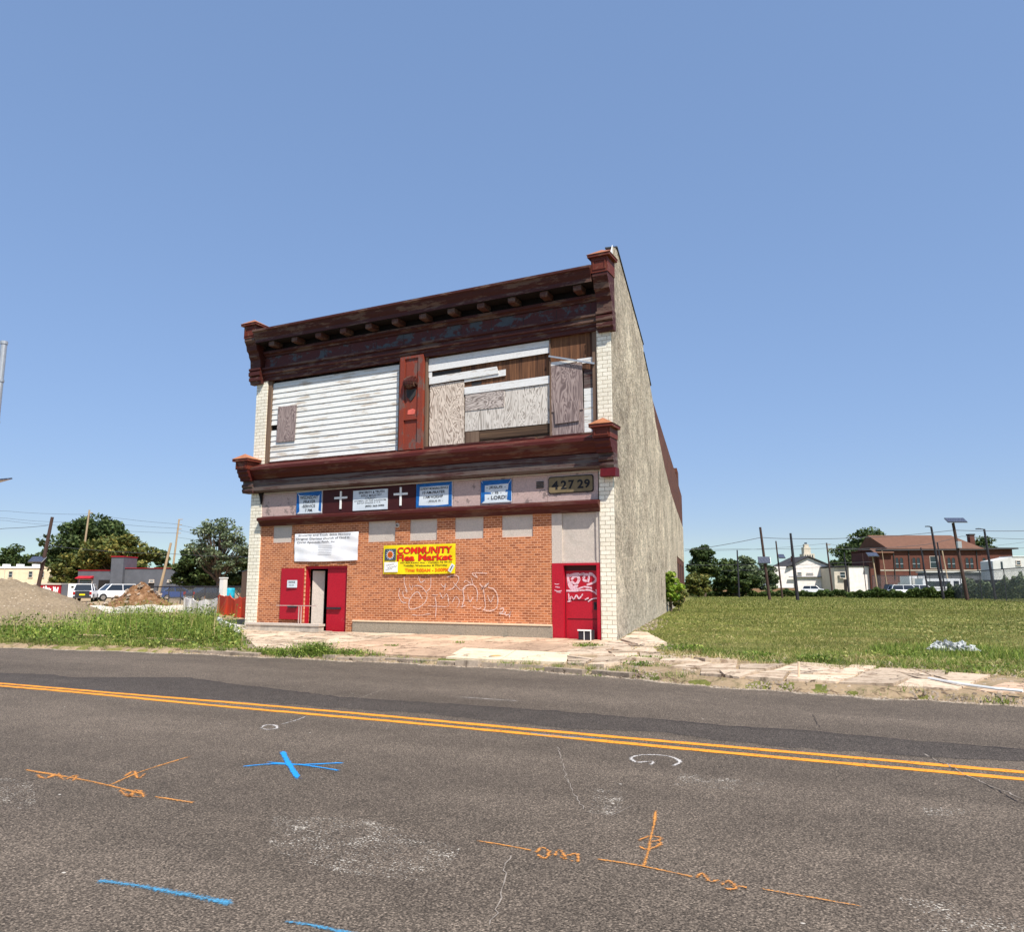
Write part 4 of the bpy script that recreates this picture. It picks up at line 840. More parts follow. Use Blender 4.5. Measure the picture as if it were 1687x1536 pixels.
lettered(bn, [('427-429 Kaighn Ave. - Camden, NJ 08103',-14.38,-12.46,2.385,2.44),('Tuesday, Wednesday & Thursday',-14.26,-12.62,2.285,2.355)], M['bdark'], D-.052, .02, fn=wy)
lettered(bn, [('Time: 9:00AM - 3:00PM',-14.20,-12.58,2.125,2.235)], M['borange'], D-.052, .03, fn=wy)
m = MB(); m.box(-14.97,-14.54,D-.070,D-.063,2.50,2.87); part('picture', m, M['slate'], bn)
m = MB()
for k in range(14):
    a = 2*math.pi*k/14; c, s_ = math.cos(a), math.sin(a); r0, r1 = .10, .175; q = .022
    m.add([(-14.755+c*r0-s_*q, D-.072, 2.685+s_*r0+c*q),(-14.755+c*r0+s_*q, D-.072, 2.685+s_*r0-c*q),(-14.755+c*r1, D-.072, 2.685+s_*r1)], [(0,1,2)])
part('sunburst', m, M['signwhite'], bn)
part('sun_disc', MB().front([(-14.755+.105*math.cos(2*math.pi*k/16), 2.685+.105*math.sin(2*math.pi*k/16)) for k in range(16)][::-1], D-.076, D-.073), M['borange'], bn)
m = MB()
for dz in (-.05,0,.045): m.box(-14.83,-14.68,D-.079,D-.0765,2.68+dz,2.70+dz)
part('sun_stripe', m, M['bdark'], bn)
m = MB(); m.box(-14.98,-14.46,D-.069,D-.062,2.13,2.45); part('paper_note', m, M['white'], bn)
m = MB()
for k, (a, b) in enumerate(((-14.9,-14.6),(-14.85,-14.5),(-14.92,-14.66))): stroke(m, smooth([(a+(b-a)*i/8, 2.34-k*.07+.018*((-1)**i)+i*.006) for i in range(9)],3), .008, lambda x, z: (x, D-.0715, z))
part('scribble', m, M['black'], bn, fix=False)
m = MB(); m.obox((-12.47,D-.066,2.235),(.13,.006,.26),(0,R(32),0)); st = part('sticker', m, M['signwhite'], bn)
m = MB(); m.obox((-12.47,D-.0705,2.235),(.03,.002,.18),(0,R(32),0)); part('print', m, M['bdark'], st)
nb = sign('paper_notice', 'small white notice taped to the open red door leaf', -18.75, 1.64)
part('sheet', MB().box(-18.97,-18.53,D-.125,D-.118,1.64,1.89), M['signwhite'], nb)
lettered(nb, [('NOTICE',-18.90,-18.62,1.79,1.85)], M['blackmetal'], D-.128, .03); lettered(nb, [('enter here',-18.88,-18.66,1.70,1.745)], M['worn'], D-.128)
w_ = thing('wall_fitting', 'small round white fitting between the first two boarded transoms', 'fitting', (-14.53, D, 3.55))
part('disc', MB().front([(-14.53+.075*math.cos(k*.5236), 3.62+.075*math.sin(k*.5236)) for k in range(12)][::-1], D-.05, D-.001), M['concpanel'], w_)
part('knob', MB().front([(-14.53+.03*math.cos(k*.7854), 3.62+.03*math.sin(k*.7854)) for k in range(8)][::-1], D-.09, D-.051), M['tar'], w_)

# --- things in front of the facade
st = thing('concrete_step', 'low whitish concrete landing wall before the left entrance', 'step', (-18.5, D-.7, .15))
part('wall', MB().box(-20.15,-17.0,D-.75,D-.5,.1,.40), M['concrete'], st); part('coping', MB().box(-20.18,-16.97,D-.78,D-.47,.401,.47), M['concpanel'], st)
part('platform', MB().box(-20.1,-17.0,D-.499,D-.06,.1,.22), M['concrete'], st)
rl = thing('handrail', 'pale metal handrail on one post across the left doorway', 'handrail', (-17.9, D-.6, .47))
part('rail', MB().box(-18.95,-17.25,D-.63,D-.60,1.035,1.06), M['pinkboard'], rl)
for x in (-17.98,-17.88): part('post', MB().box(x,x+.028,D-.628,D-.602,.42,1.034), M['pinkboard'], rl)
cr = thing('plastic_crate', 'small dark crate with a white rim beside the red door', 'crate', (-7.95, D-.3, .2))
m = MB(); m.box(-8.16,-7.80,D-.42,D-.40,.2,.48); m.box(-8.16,-7.80,D-.14,D-.12,.2,.48); m.box(-8.16,-8.14,D-.40,D-.14,.2,.48); m.box(-7.82,-7.80,D-.40,D-.14,.2,.48); m.box(-8.14,-7.82,D-.40,D-.14,.2,.22)
part('box', m, M['blackmetal'], cr)
m = MB(); m.box(-8.18,-7.78,D-.44,D-.421,.46,.50); m.box(-8.0,-7.98,D-.435,D-.421,.2,.459); m.box(-7.81,-7.785,D-.435,D-.421,.2,.459); part('rim', m, M['white'], cr)

# ================================================================== POLES, LAMPS, PANELS, WIRES
def P3(px, py, d): x, y = BG(px, d); return (x, y, BZ(py, d))
lamp = thing('street_lamp', 'tall galvanised lamp pole at the left edge of the photo', 'street lamp', (-26.47,14.95,.1))
part('pole', MB().tube([(-26.47,14.95,.05),(-26.47,14.95,5),(-26.47,14.95,9.7)], [.13,.11,.095], 14), M['galv'], lamp, smooth=False)
part('cap', MB().tube([(-26.47,14.95,9.701),(-26.47,14.95,9.80)], [.115,.115], 14), M['galv'], lamp)
part('arm', MB().tube([(-26.47,14.95,9.2),(-27.3,14.4,9.6),(-28.4,13.8,9.7)], .05, 8), M['galv'], lamp)
m = MB()
for z in (8.4, 7.0): m.tube([(-26.47,14.95,z),(-26.47,14.95,z+.08)], .12, 12)
part('band', m, M['galv'], lamp)
part('foot_plate', MB().box(-26.72,-26.22,14.7,15.2,.05,.12), M['galv'], lamp)
part('solar_panel', MB().obox((-27.2,15.1,5.0),(1.5,1.0,.05),(R(12),R(-14),R(20))), M['solar'], lamp)
def pole(name, label, pt, yt, pb, d, r, mat, group='poles across the lots', arm=None, panel=None, cross=None, cat='pole', r2=None):
    bx, by = BG(pb, d); top = P3(pt, yt, d); t = thing(name, label, cat, (bx, by, .2), 0, group)
    part('shaft', MB().tube([(bx,by,.1), ((bx+top[0])/2,(by+top[1])/2,top[2]/2), top], [r, r*.9, r2 or r*.75], 8), M[mat], t)
    s = d/1300.
    if arm: 
        dx = arm*s; part('arm', MB().tube([(top[0],top[1],top[2]-.05),(top[0]+dx*RX,top[1]+dx*RY,top[2]+.05)], .06, 6), M['blackmetal'], t)
        q = (top[0]+dx*RX, top[1]+dx*RY, top[2]+.02); part('lamp_head', MB().obox(q, (.5,.25,.1), (0,0,YAW)), M['blackmetal'], t)
    if panel:
        ppx, ppy, w_, h_, tl = panel; c = P3(ppx, ppy, d-.3)
        pn = part('solar_panel', MB().obox(c, (w_*s, .9 if tl > .5 else h_*s*1.2, .05), (R(35) if tl > .5 else R(70), 0, YAW)), M['solar'], t)
        part('panel_frame', MB().obox((c[0]+.03*RY*0, c[1]+.05, c[2]-.05), (w_*s*1.03, (.9 if tl > .5 else h_*s*1.2)*1.04, .04), (R(35) if tl > .5 else R(70), 0, YAW)), M['galv'], t)
        part('bracket', MB().tube([(c[0],c[1],c[2]-.08),(top[0]+(bx-top[0])*.0+(bx-top[0])*max(0,(top[2]-c[2])/top[2]), top[1]+(by-top[1])*max(0,(top[2]-c[2])/top[2]), c[2]-.35)], .04, 6), M['blackmetal'], t)
    if cross:
        for k, zz in enumerate(cross):
            x0 = pt+(pb-pt)*(zz-yt)/(968-yt); a = P3(x0-1.5, zz, d); b = P3(x0+6, zz, d)
            part('crossarm', MB().tube([a, b], .06, 5), M['polelight'], t)
    return t
pole('utility_pole','thick dark leaning pole rising behind the gravel mound',76,852,60,75,.19,'polewood',panel=(57,922,22,8,1))
pole('utility_pole','pale slim pole standing against the big dark tree',137,840,129,125,.17,'polelight',cross=(845,))
pole('utility_pole','short pale wooden pole leaning beside the brown rubble heap',277,895,260,85,.16,'polelight')
pole('utility_pole','tall grey pole with four short arms left of the sparse tree',288,856,280,150,.2,'polelight',cross=(856,865,872,879))
pole('utility_pole','brown leaning pole with a square solar panel by the right tree group',1257,869,1267,90,.17,'polewood',panel=(1261,923,20,9,0))
pole('utility_pole','thin grey pole with small tilted panel left of the white gable',1282,892,1288,105,.12,'polewood',panel=(1290,917,10,5,1))
pole('utility_pole','stout black pole standing before the white gabled house',1307,879,1313,88,.19,'blackmetal',r2=.12)
pole('utility_pole','thin wooden pole just right of the white gable',1366,895,1371,140,.16,'polewood',cross=(898,905))
pole('utility_pole','short black pole before the white flat building',1394,911,1398,120,.12,'blackmetal')
pole('utility_pole','pale lamp pole with a flat panel left of the brick hall',1441,916,1446,110,.12,'polelight',panel=(1441,914,17,4,1))
pole('street_lamp','black pole with a short arm in front of the rectangular hall window',1542,868,1553,95,.16,'blackmetal',arm=-6,cat='street lamp')
pole('utility_pole','short black pole close behind the one with a short arm',1550,894,1557,120,.13,'blackmetal')
t8 = pole('utility_pole','thick dark pole topped by a wide solar panel before the brick hall',1579,862,1592,88,.2,'polewood',panel=(1584,857,32,8,1))
c = P3(1586,898,87.6); part('meter_box', MB().obox(c, (.42,.3,.75), (0,0,YAW)), M['galv'], t8)
pole('street_lamp','black pole with a long thin arm near the hall chimney',1630,872,1638,92,.15,'blackmetal',arm=-10,cat='street lamp')
pole('utility_pole','slim black pole before the right trees',1217,907,1217,110,.12,'blackmetal')
pole('utility_pole','black pole with flat cap between the second and third hall windows',1522,903,1529,110,.12,'blackmetal')
pole('utility_pole','pale slanting stake leaning before the hall wall',1557,908,1565,122,.12,'polelight')
pole('utility_pole','thin white pole at the left corner of the hall',1457,908,1463,118,.06,'polelight')
pole('utility_pole','thin brown pole right of the slanting stake',1584,912,1587,118,.06,'polewood')
pole('utility_pole','thin dark pole between the white flat building and the hall',1424,912,1427,118,.06,'polewood')
def wire(label, pts, d, r=.022):
    P = []
    for (a, b) in zip(pts, pts[1:]):
        for k in range(8):
            u = k/8; P.append(P3(a[0]+(b[0]-a[0])*u, a[1]+(b[1]-a[1])*u+(b[0]-a[0])/90*math.sin(math.pi*u), d))
    P.append(P3(*pts[-1], d)); o = part('overhead_wire', MB().tube(P, r, 5), M['wire'], None)
    tag(o, label, 'wire', 'overhead wires')
wire('topmost wire left of the leaning pole',[(-60,839),(0,842),(90,847),(137,847),(288,864)],140)
wire('second wire from the top left of the leaning pole',[(-60,850),(0,854),(72,860),(137,858),(288,871)],140)
wire('third wire from the top left of the leaning pole',[(-60,853),(0,858),(72,865),(288,879)],145)
wire('wire rising to the leaning pole from the left edge',[(-60,875),(0,871),(70,866)],76)
wire('long low wire crossing before the left trees',[(70,898),(105,903),(277,913),(420,918),(560,926)],85)
wire('upper wire running right from the tall grey pole',[(288,865),(400,884)],150); wire('middle wire running right from the tall grey pole',[(288,874),(400,892)],151); wire('lower wire running right from the tall grey pole',[(288,886),(400,898)],152)
wire('topmost wire over the white gable',[(1130,908),(1258,886),(1307,888),(1430,886),(1579,874),(1760,873)],90,.03)
wire('upper horizontal wire passing the stout black pole',[(1130,905),(1217,905),(1287,905),(1366,904),(1522,907),(1760,899)],110)
wire('wire pair rising to the pole right of the gable',[(1180,908),(1366,896),(1430,906),(1600,904),(1760,884)],139)
wire('dark wire before the hall roof slope',[(1366,905),(1440,904),(1530,898),(1592,884),(1760,889)],112,.03)
wire('low wire before the right trees and white wall',[(1130,931),(1217,931),(1394,928),(1440,926)],112)
wire('lowest wire before the white house',[(1130,940),(1280,938),(1366,934),(1440,936)],121)

# ================================================================== FAR BUILDINGS
class Loc:                                                    # a building frame facing the camera side, origin at plan point BG(px,d)
    def __init__(s, name, label, px, d, a=0, cat='building'):
        x, y = BG(px, d); s.d = d; s.px = px; s.k = d/1300.; s.t = thing(name, label, cat, (x, y, .2), YAW+a)
    def X(s, px): return (px-s.px)*s.k
    def Z(s, py): return BZ(py, s.d)-.2
    def part(s, name, mb, mat, par=None): return part(name, mb, M[mat] if isinstance(mat, str) else mat, par or s.t, world=False)
    def pbox(s, name, p0, p1, y0, y1, d0, d1, mat, par=None): return s.part(name, MB().box(s.X(p0),s.X(p1),d0,d1,max(-.3,s.Z(y1)),s.Z(y0)), mat, par)
def window(L, px, py, w_, h_, y=-.02, arch=False, mat='glass', frame='concpanel', par=None):
    x0, x1, z0, z1 = L.X(px-w_/2), L.X(px+w_/2), L.Z(py+h_/2), L.Z(py-h_/2); e = .09
    m = MB(); m.box(x0-e,x0,y-.08,y+.02,z0,z1); m.box(x1,x1+e,y-.08,y+.02,z0,z1); m.box(x0-e-.05,x1+e+.05,y-.12,y+.02,z0-.12,z0-.001)
    if arch:
        r = (x1-x0)/2; cx = (x0+x1)/2
        for k in range(8):
            a0, a1 = math.pi*k/8, math.pi*(k+1)/8
            m.front([(cx+(r)*math.cos(a1), z1+(r)*math.sin(a1)),(cx+(r+e)*math.cos(a1), z1+(r+e)*math.sin(a1)),(cx+(r+e)*math.cos(a0), z1+(r+e)*math.sin(a0)),(cx+r*math.cos(a0), z1+r*math.sin(a0))], y-.08, y+.02)
    else: m.box(x0-e,x1+e,y-.08,y+.02,z1+.001,z1+e)
    f = L.part('window', m, frame, par)
    p = [(x0,z0),(x1,z0),(x1,z1)]
    if arch: p += [(cx+r*math.cos(math.pi*k/8), z1+r*math.sin(math.pi*k/8)) for k in range(1,8)]
    p += [(x0,z1)]; L.part('pane', MB().front(p, y-.02, y+.015), mat, f)
    m = MB(); m.box(x0+.001,x1-.001,y-.04,y-.021,(z0+z1)/2-.03,(z0+z1)/2+.03); L.part('glazing_bar', m, 'signwhite', f)
    return f
for k, c_ in dict(cream=srgb(226,208,176), gwall=srgb(92,94,100), wwall=srgb(228,220,214), rooforange=srgb(108,76,60), beige=srgb(196,186,170), conred=srgb(170,30,44), trailer=srgb(200,200,196), slats=srgb(112,104,100), fencewood=srgb(140,110,84), silt=srgb(224,222,216), orangenet=srgb(214,70,40)).items():
    M[k] = plain(k+'_surface', c_, .85, .14, 1.2)
M['slats'] = woodmat('dark_fence_slats', srgb(112,104,100), srgb(76,70,70), 2, 'z', (.3,.7), wave=False)
L = Loc('cream_building','long cream building with a white parapet at the far left',16,138)
L.pbox('wall',-70,103,937,975,0,9,'cream'); L.part('parapet', MB().box(L.X(-70),L.X(66),-.15,9,L.Z(936.9),L.Z(934)), 'white')
L.part('parapet', MB().front([(L.X(66.1),L.Z(936.9)),(L.X(103),L.Z(936.9)),(L.X(103),L.Z(935.5)),(L.X(80),L.Z(931)),(L.X(66.1),L.Z(930.5))], -.1, 9), 'cream')
for a in (3, 26, 52): L.part('roof_block', MB().box(L.X(a-4),L.X(a+3),.3,1.4,L.Z(933.9),L.Z(930)), 'white')
for p in (16,49,68): window(L, p, 947, 5.5, 9, frame='beige')
L.pbox('downpipe',5.5,6.2,937,970,-.12,-.001,'beige')
L = Loc('grey_garage','low dark grey garage with a square tower and red awning',205,104)
L.pbox('wall',127,189,941,985,0,8,'gwall'); L.pbox('wall',205,292,937.5,985,-.6,8,'gwall'); tw = L.pbox('tower',188,208,919,985,-1.2,2.5,'gwall')
L.pbox('red_coping',127,187.9,940,940.9,-.08,8,'conred'); L.pbox('red_coping',208.1,292,936.6,937.4,-.7,8,'conred'); L.pbox('tower_coping',187.5,208.5,917.5,918.9,-1.3,2.6,'conred',tw)
L.part('awning', MB().prof_x([(0,L.Z(949.5)),(.9,L.Z(953)),(.9,L.Z(954)),(0,L.Z(953.5))], L.X(128.5), L.X(153.5), y=0), 'conred')
window(L,141,960,20,8); L.pbox('garage_opening',162,184,956,984,-.03,-.001,'void'); L.pbox('shutter',130,152,964.5,967,-.05,-.001,'galv')
window(L,253,958,6,3,y=-.62); window(L,281,958,2,2,y=-.62); window(L,285,958,2,2,y=-.62); L.pbox('side_door',248,257,962,984,-.64,-.601,'void')
L = Loc('graffiti_container','red container with white graffiti behind the gravel mound',82,95,cat='container')
L.pbox('body',58,100,964,985,0,2.4,'conred'); L.pbox('lid',57,101,961.5,963.9,-.1,2.5,'beige')
m = MB(); random.seed(3)
for k in range(7): stroke(m, smooth([(L.X(72+k*3.6+random.uniform(-3,3)), L.Z(968+random.uniform(-2,11))) for _ in range(5)]), .12, lambda x, z: (x, -.012-random.random()*.002, z))
L.part('graffiti', m, 'white')
L.pbox('end_panel',99.9,112,963,985,.2,2.4,'gwall')
L = Loc('white_cabinet','narrow white cabinet between the red container and the white car',119,94,cat='cabinet'); L.pbox('body',112.6,126,962,985,0,1.2,'wwall'); L.pbox('door',114,124.5,964,984,-.04,-.001,'white'); L.pbox('label_plate',118,122,966,969,-.06,-.041,'void')
# right side
L = Loc('gabled_house','white house with a low dark gable in the right distance',1338,180)
L.part('wall', MB().front([(L.X(1310),-.3),(L.X(1376),-.3),(L.X(1376),L.Z(937)),(L.X(1334),L.Z(919.5)),(L.X(1310),L.Z(930))], 0, 12), 'wwall')
L.pbox('side_wing',1272,1309.9,934,975,.4,12,'wwall')
m = MB()
for (a, b, c2, d2) in ((1298,935.5,1334,918.5),(1334,918.5,1380,938)): m.front([(L.X(a),L.Z(b)),(L.X(c2),L.Z(d2)),(L.X(c2),L.Z(d2)+.28),(L.X(a),L.Z(b)+.28)], -.5, 12.3)
L.part('roof', m, 'tar'); L.pbox('chimney',1315,1319,916,934,3,3.9,'farbrick'); L.pbox('canopy',1300,1377,950.8,951.8,-.5,-.001,'gwall'); window(L,1318,946,6,4); window(L,1335,946,10,2)
L = Loc('flat_white_building','small flat white building left of the brick hall',1405,172)
L.pbox('wall',1400,1436,934,975,0,8,'wwall'); L.pbox('grey_wing',1377,1399.9,936,975,.5,8,'beige'); L.pbox('roof_edge',1376,1437,932.8,933.9,-.2,8.2,'tar'); window(L,1389,948,8,9); L.pbox('door',1392,1397,955,975,.44,.499,'void')
L = Loc('city_tower','stepped pale stone tower far beyond the white gable',1334,620,cat='tower')
L.pbox('shaft',1327,1345,913,975,0,9,'beige'); u = L.pbox('upper_stage',1329,1340,902,912.9,1.5,7,'beige'); L.pbox('crown',1331,1338,897,901.9,2.5,6,'beige'); L.pbox('dome',1333,1336,894,896.9,3.2,5,'slate')
for p in (1329.5,1333.5,1337.5,1341.5): L.pbox('window',p-.8,p+.8,915,921,-.15,-.001,'glass')
# brick hall
L = Loc('brick_hall','red brick hall with arched windows and an orange brown roof',1540,170)
L.pbox('wall',1452,1622,905,975,0,14,'farbrick'); L.pbox('annex_wall',1622.1,1676,905.5,975,.6,12,'farbrick'); L.pbox('annex_roof',1621,1683,903,905.4,-.2,12.4,'tar'); L.pbox('side_porch',1440,1451.9,910,975,1.2,10,'farbrick')
zr, ze = L.Z(879), L.Z(904.5); x0, x1 = L.X(1447), L.X(1624); r0, r1 = L.X(1459), L.X(1603)
m = MB(); m.add([(x0,-.6,ze-.25),(x1,-.6,ze-.25),(x1,14.6,ze-.25),(x0,14.6,ze-.25),(x0+2.3,-.6,ze),(x1,-.6,ze),(x1,14.6,ze),(x0+2.3,14.6,ze),(r0,7,zr+.0),(r1,7,zr)],
   [(0,1,5,4),(1,2,6,5),(2,3,7,6),(3,0,4,7),(4,5,9,8),(5,6,9),(6,7,8,9),(7,4,8),(0,3,2,1)]); L.part('roof', m, 'rooforange')
L.part('apron_roof', MB().prof_x([(.9,L.Z(911)),(-1.2,L.Z(904.4)),(-1.2,L.Z(906)),(.9,L.Z(912))], L.X(1441), L.X(1474), y=0), 'rooforange')
L.pbox('gutter',1447,1624,905.4,907,-.75,-.001,'tar'); ch = L.pbox('chimney',1627.5,1635.5,880,903,5,6.2,'farbrick'); L.pbox('chimney_cap',1626.5,1636.5,877.5,879.9,4.9,6.3,'tar',ch)
for p in (1475.5,1500.5,1524,1552,1586,1613): L.pbox('downpipe',p-.6,p+.6,907.1,955,-.2,-.001,'tar')
for p in (1480.5,1488,1508.5,1516,1566.5,1574,1596.5,1604,1627.5): window(L, p, 929.5, 5, 15, y=-.02 if p < 1622 else .58, arch=True, frame='farbrick')
window(L,1542,927,13,19); L.pbox('band_course',1452,1622,939.5,941,-.08,-.001,'beige')
L = Loc('white_trailer','white cabin trailer behind the chain link fence at the right edge',1664,112,cat='trailer')
L.part('body', MB().front([(L.X(1639),.7),(L.X(1720),.7),(L.X(1720),L.Z(918)),(L.X(1673),L.Z(918)),(L.X(1639),L.Z(925))], 0, 3), 'trailer'); L.part('roof_trim', MB().front([(L.X(1673),L.Z(917.9)),(L.X(1721),L.Z(917.9)),(L.X(1721),L.Z(916.8)),(L.X(1672),L.Z(916.8))], -.1, 3.1), 'white')
window(L,1681,928,6,6); L.pbox('door',1652,1655,926,938,-.05,-.001,'glass'); L.pbox('skirting',1640,1719,950,975,.2,2.8,'slats')
L = Loc('grey_shed','low grey storage shed behind the parked vehicles',1570,138,cat='shed'); L.pbox('wall',1528,1640,944,975,0,3,'gwall'); L.pbox('roof',1526,1642,942,943.9,-.3,3.3,'trailer'); L.pbox('door',1590,1602,952,975,-.06,-.001,'slats')

# ================================================================== VEHICLES
def wheel(par, x, y, r=.34, w_=.22):
    m = MB(); m.tube([(x, y-w_/2, r), (x, y+w_/2, r)], r, 14); t = part('wheel', m, M['rubber'], par, world=False)
    part('rim', MB().tube([(x, y-w_/2-.01 if y < 0 else y+w_/2-.01, r), (x, y-w_/2+.02 if y < 0 else y+w_/2+.012, r)], r*.6, 10), M['chrome'], t, world=False)
def car(label, px, d, a, paint, kind='sedan', rear=None, cat='car', name='parked_car', group='vehicles parked across the lots'):
    x, y = BG(px, d); t = thing(name, label, cat, (x, y, .2), YAW+R(a)-math.atan((px-843.5)/1300), group)
    W = .88
    prof = dict(sedan=([(-2.25,.35),(2.25,.35),(2.3,.62),(2.1,.82),(1.1,.95),(-1.5,1.0),(-2.2,.95),(-2.3,.7)], [(-1.75,.97),(1.1,.95),(.35,1.42),(-1.0,1.45)]),
        suv=([(-2.3,.4),(2.3,.4),(2.35,.75),(2.2,1.02),(1.2,1.12),(-2.25,1.12),(-2.35,.9)], [(-2.2,1.12),(1.2,1.12),(.55,1.72),(-1.9,1.76)]),
        pickup=([(-2.7,.5),(2.7,.5),(2.75,.9),(2.6,1.15),(1.4,1.22),(-.4,1.22),(-.4,1.15),(-2.7,1.15)], [(-.6,1.2),(1.4,1.22),(.8,1.8),(-.4,1.85)]))[kind]
    def px2(pts, w0, w1=None):
        w1 = w1 or w0; zs = [p[1] for p in pts]; z0, z1 = min(zs), max(zs); n = len(pts); ww = lambda z: w0+(w1-w0)*(z-z0)/(z1-z0)
        return MB().add([(p[0],-ww(p[1]),p[1]) for p in pts]+[(p[0],ww(p[1]),p[1]) for p in pts], [(i,(i+1)%n,(i+1)%n+n,i+n) for i in range(n)]+[tuple(range(n-1,-1,-1)),tuple(range(n,2*n))])
    b = part('body', px2(prof[0], W, W*.97), M[paint], t, world=False)
    bv = b.modifiers.new('bevel','BEVEL'); bv.width = .07; bv.segments = 2; bv.limit_method = 'ANGLE'
    part('windows', px2(prof[1], W*.94, W*.76), M['glass'], t, world=False)
    zt = max(p[1] for p in prof[1]); xr = sorted(p[0] for p in prof[1] if p[1] > zt-.1)
    part('roof', MB().box(xr[0]-.05,xr[-1]+.02,-W*.78,W*.78,zt-.04,zt+.03), M[paint], t, world=False)
    m = MB()
    for sy in (-1,1):
        for (xb, xt) in ((prof[1][0][0], xr[0]),(prof[1][1][0], xr[-1]),((prof[1][0][0]+prof[1][1][0])/2-.1,)*2):
            m.tube([(xb,sy*W*.945,prof[1][0][1]),(xt,sy*W*.765,zt)], .04, 4)
    part('pillars', m, M[paint], t, world=False)
    xe = max(p[0] for p in prof[0]); fw = xe-.85
    for wx in (-fw+.1, fw-.05):
        for sy in (-1,1): wheel(t, wx, sy*(W-.08), .34 if kind == 'sedan' else .40)
    part('bumper', MB().box(xe-.06,xe+.06,-W*.9,W*.9,.38,.56), M['cardark'], t, world=False)
    part('bumper', MB().box(-xe-.06,-xe+.06,-W*.9,W*.9,.42,.6), M['cardark' if rear else 'cargrey'], t, world=False)
    for sy in (-1,1):
        part('headlight', MB().box(xe-.14,xe+.03,sy*W*.72-.16,sy*W*.72+.16,.68,.82), M['chrome'], t, world=False)
        part('tail_lamp', MB().box(-xe-.03,-xe+.12,sy*W*.82-.1,sy*W*.82+.1,.75,1.02), M['lampred'], t, world=False)
    if rear:
        part('tailgate', MB().box(-xe-.05,-xe+.02,-W*.72,W*.72,.62,1.1), M['cardark'], t, world=False)
        part('number_plate', MB().box(-xe-.075,-xe-.055,-.25,.25,.66,.8), M['yellow'], t, world=False)
    return t
car('white suv with a dark tailgate left of the brown rubble heap',143,80,82,'carwhite','suv',True,'suv')
car('white car half hidden behind the brown rubble heap',188,84,205,'carwhite','suv',None,'suv')
car('blue sedan right of the brown rubble heap',290,88,25,'carblue')
car('dark sedan behind the white barrier sheets',346,78,35,'cardark')
car('dark pickup truck at the left end of the vehicles by the brick hall',1463,114,0,'cardark','pickup',None,'pickup')
car('white suv just below the box truck',1492,112,20,'carwhite','suv',None,'suv'); car('white suv partly behind the hedge right of the box truck',1517,112.5,28,'carwhite','suv',None,'suv')
car('white sedan nearest the slanting white arm',1622,112,-12,'carwhite')
car('white van at the foot of the gabled white house',1340,168,0,'carwhite','suv',None,'van')
x, y = BG(1502,134); t = thing('box_truck','white box truck seen from behind below the hall windows','truck',(x,y,.2),YAW+R(84),'vehicles parked across the lots')
part('cargo_box', MB().box(-2.6,1.6,-1.25,1.25,.9,3.3), M['carwhite'], t, world=False); part('rear_door', MB().box(-2.64,-2.601,-1.0,1.0,1.05,3.0), M['trailer'], t, world=False)
part('cab', MB().prof_x([(-1.0,.5),(1.0,.5),(1.0,2.2),(-1.0,2.2)], 1.7, 3.4, y=0), M['carwhite'], t, world=False); part('bumper', MB().box(-2.75,-2.6,-1.1,1.1,.5,.7), M['cardark'], t, world=False)
for wx in (-1.4,2.6):
    for sy in (-1,1): wheel(t, wx, sy*.95, .45, .28)
x, y = BG(1553,120); t = thing('camper_bus','grey white camper bus with a long dark window band','bus',(x,y,.2),YAW,'vehicles parked across the lots')
b = part('body', MB().box(-3.0,3.0,0,2.3,.5,2.75), M['carwhite'], t, world=False); part('window_band', MB().box(-2.4,1.2,-.03,-.001,1.6,2.35), M['glass'], t, world=False)
part('stripe', MB().box(-2.98,2.98,-.02,-.001,1.2,1.3), M['cargrey'], t, world=False); part('door', MB().box(1.7,2.5,-.03,-.001,.7,2.4), M['glass'], t, world=False)
for wx in (-1.9,1.9): wheel(t, wx, .12, .42, .28)
x, y = BG(1604,117); t = thing('boat_trailer_arm','slanting white metal arm above the white sedan','boom',(x,y,.2),YAW); part('boom', MB().tube([(-1.4,0,2.2),(1.6,0,.9)], .12, 6), M['carwhite'], t, world=False); part('stand', MB().tube([(1.5,0,0),(1.5,0,.9)], .06, 6), M['galv'], t, world=False)

# ================================================================== FENCES, BARRIERS, HEAPS
t = NT('chain_link', .5, .4); t.b.inputs['Metallic'].default_value = .4; t.color(srgb(120,120,122))
uv = t.n('ShaderNodeSeparateXYZ'); t.l(t.co, uv.inputs[0])
ad = t.math('PINGPONG', t.math('ADD', t.math('MULTIPLY', uv.outputs[0], 14), t.math('MULTIPLY', uv.outputs[2], 14)), 1)
sb = t.math('PINGPONG', t.math('SUBTRACT', t.math('MULTIPLY', uv.outputs[0], 14), t.math('MULTIPLY', uv.outputs[2], 14)), 1)
mn = t.math('MINIMUM', ad, sb); t.alpha(t.math('LESS_THAN', mn, .10)); M['chain'] = t.m
def chain_fence(label, A, Bp, z0, z1, n, mat='chain', name='chain_link_fence', solid=False):
    L_ = math.hypot(Bp[0]-A[0], Bp[1]-A[1]); t = thing(name, label, 'fence', (A[0], A[1], .2), math.atan2(Bp[1]-A[1], Bp[0]-A[0]))
    part('mesh_panel', MB().box(0,L_,-.01,.01,.05,z1), M[mat], t, world=False)
    part('top_rail', MB().tube([(0,0,z1),(L_,0,z1)], .055, 6), M['blackmetal'], t, world=False)
    for i in range(n+1): part('post', MB().tube([(L_*i/n,.05,0),(L_*i/n,.05,z1+.08)], .045, 6), M['blackmetal'], t, world=False)
    return t
chain_fence('tall chain link fence running in from the right edge', BG(1512,126), BG(1705,72), 0, 3.3, 6)
chain_fence('farther level chain link fence with grey rails', BG(1438,127), BG(1700,127), 0, 3.3, 12)
chain_fence('dark slatted privacy fence below the white trailer', BG(1600,110), BG(1720,100), 0, 2.4, 8, 'slats', 'slatted_fence')
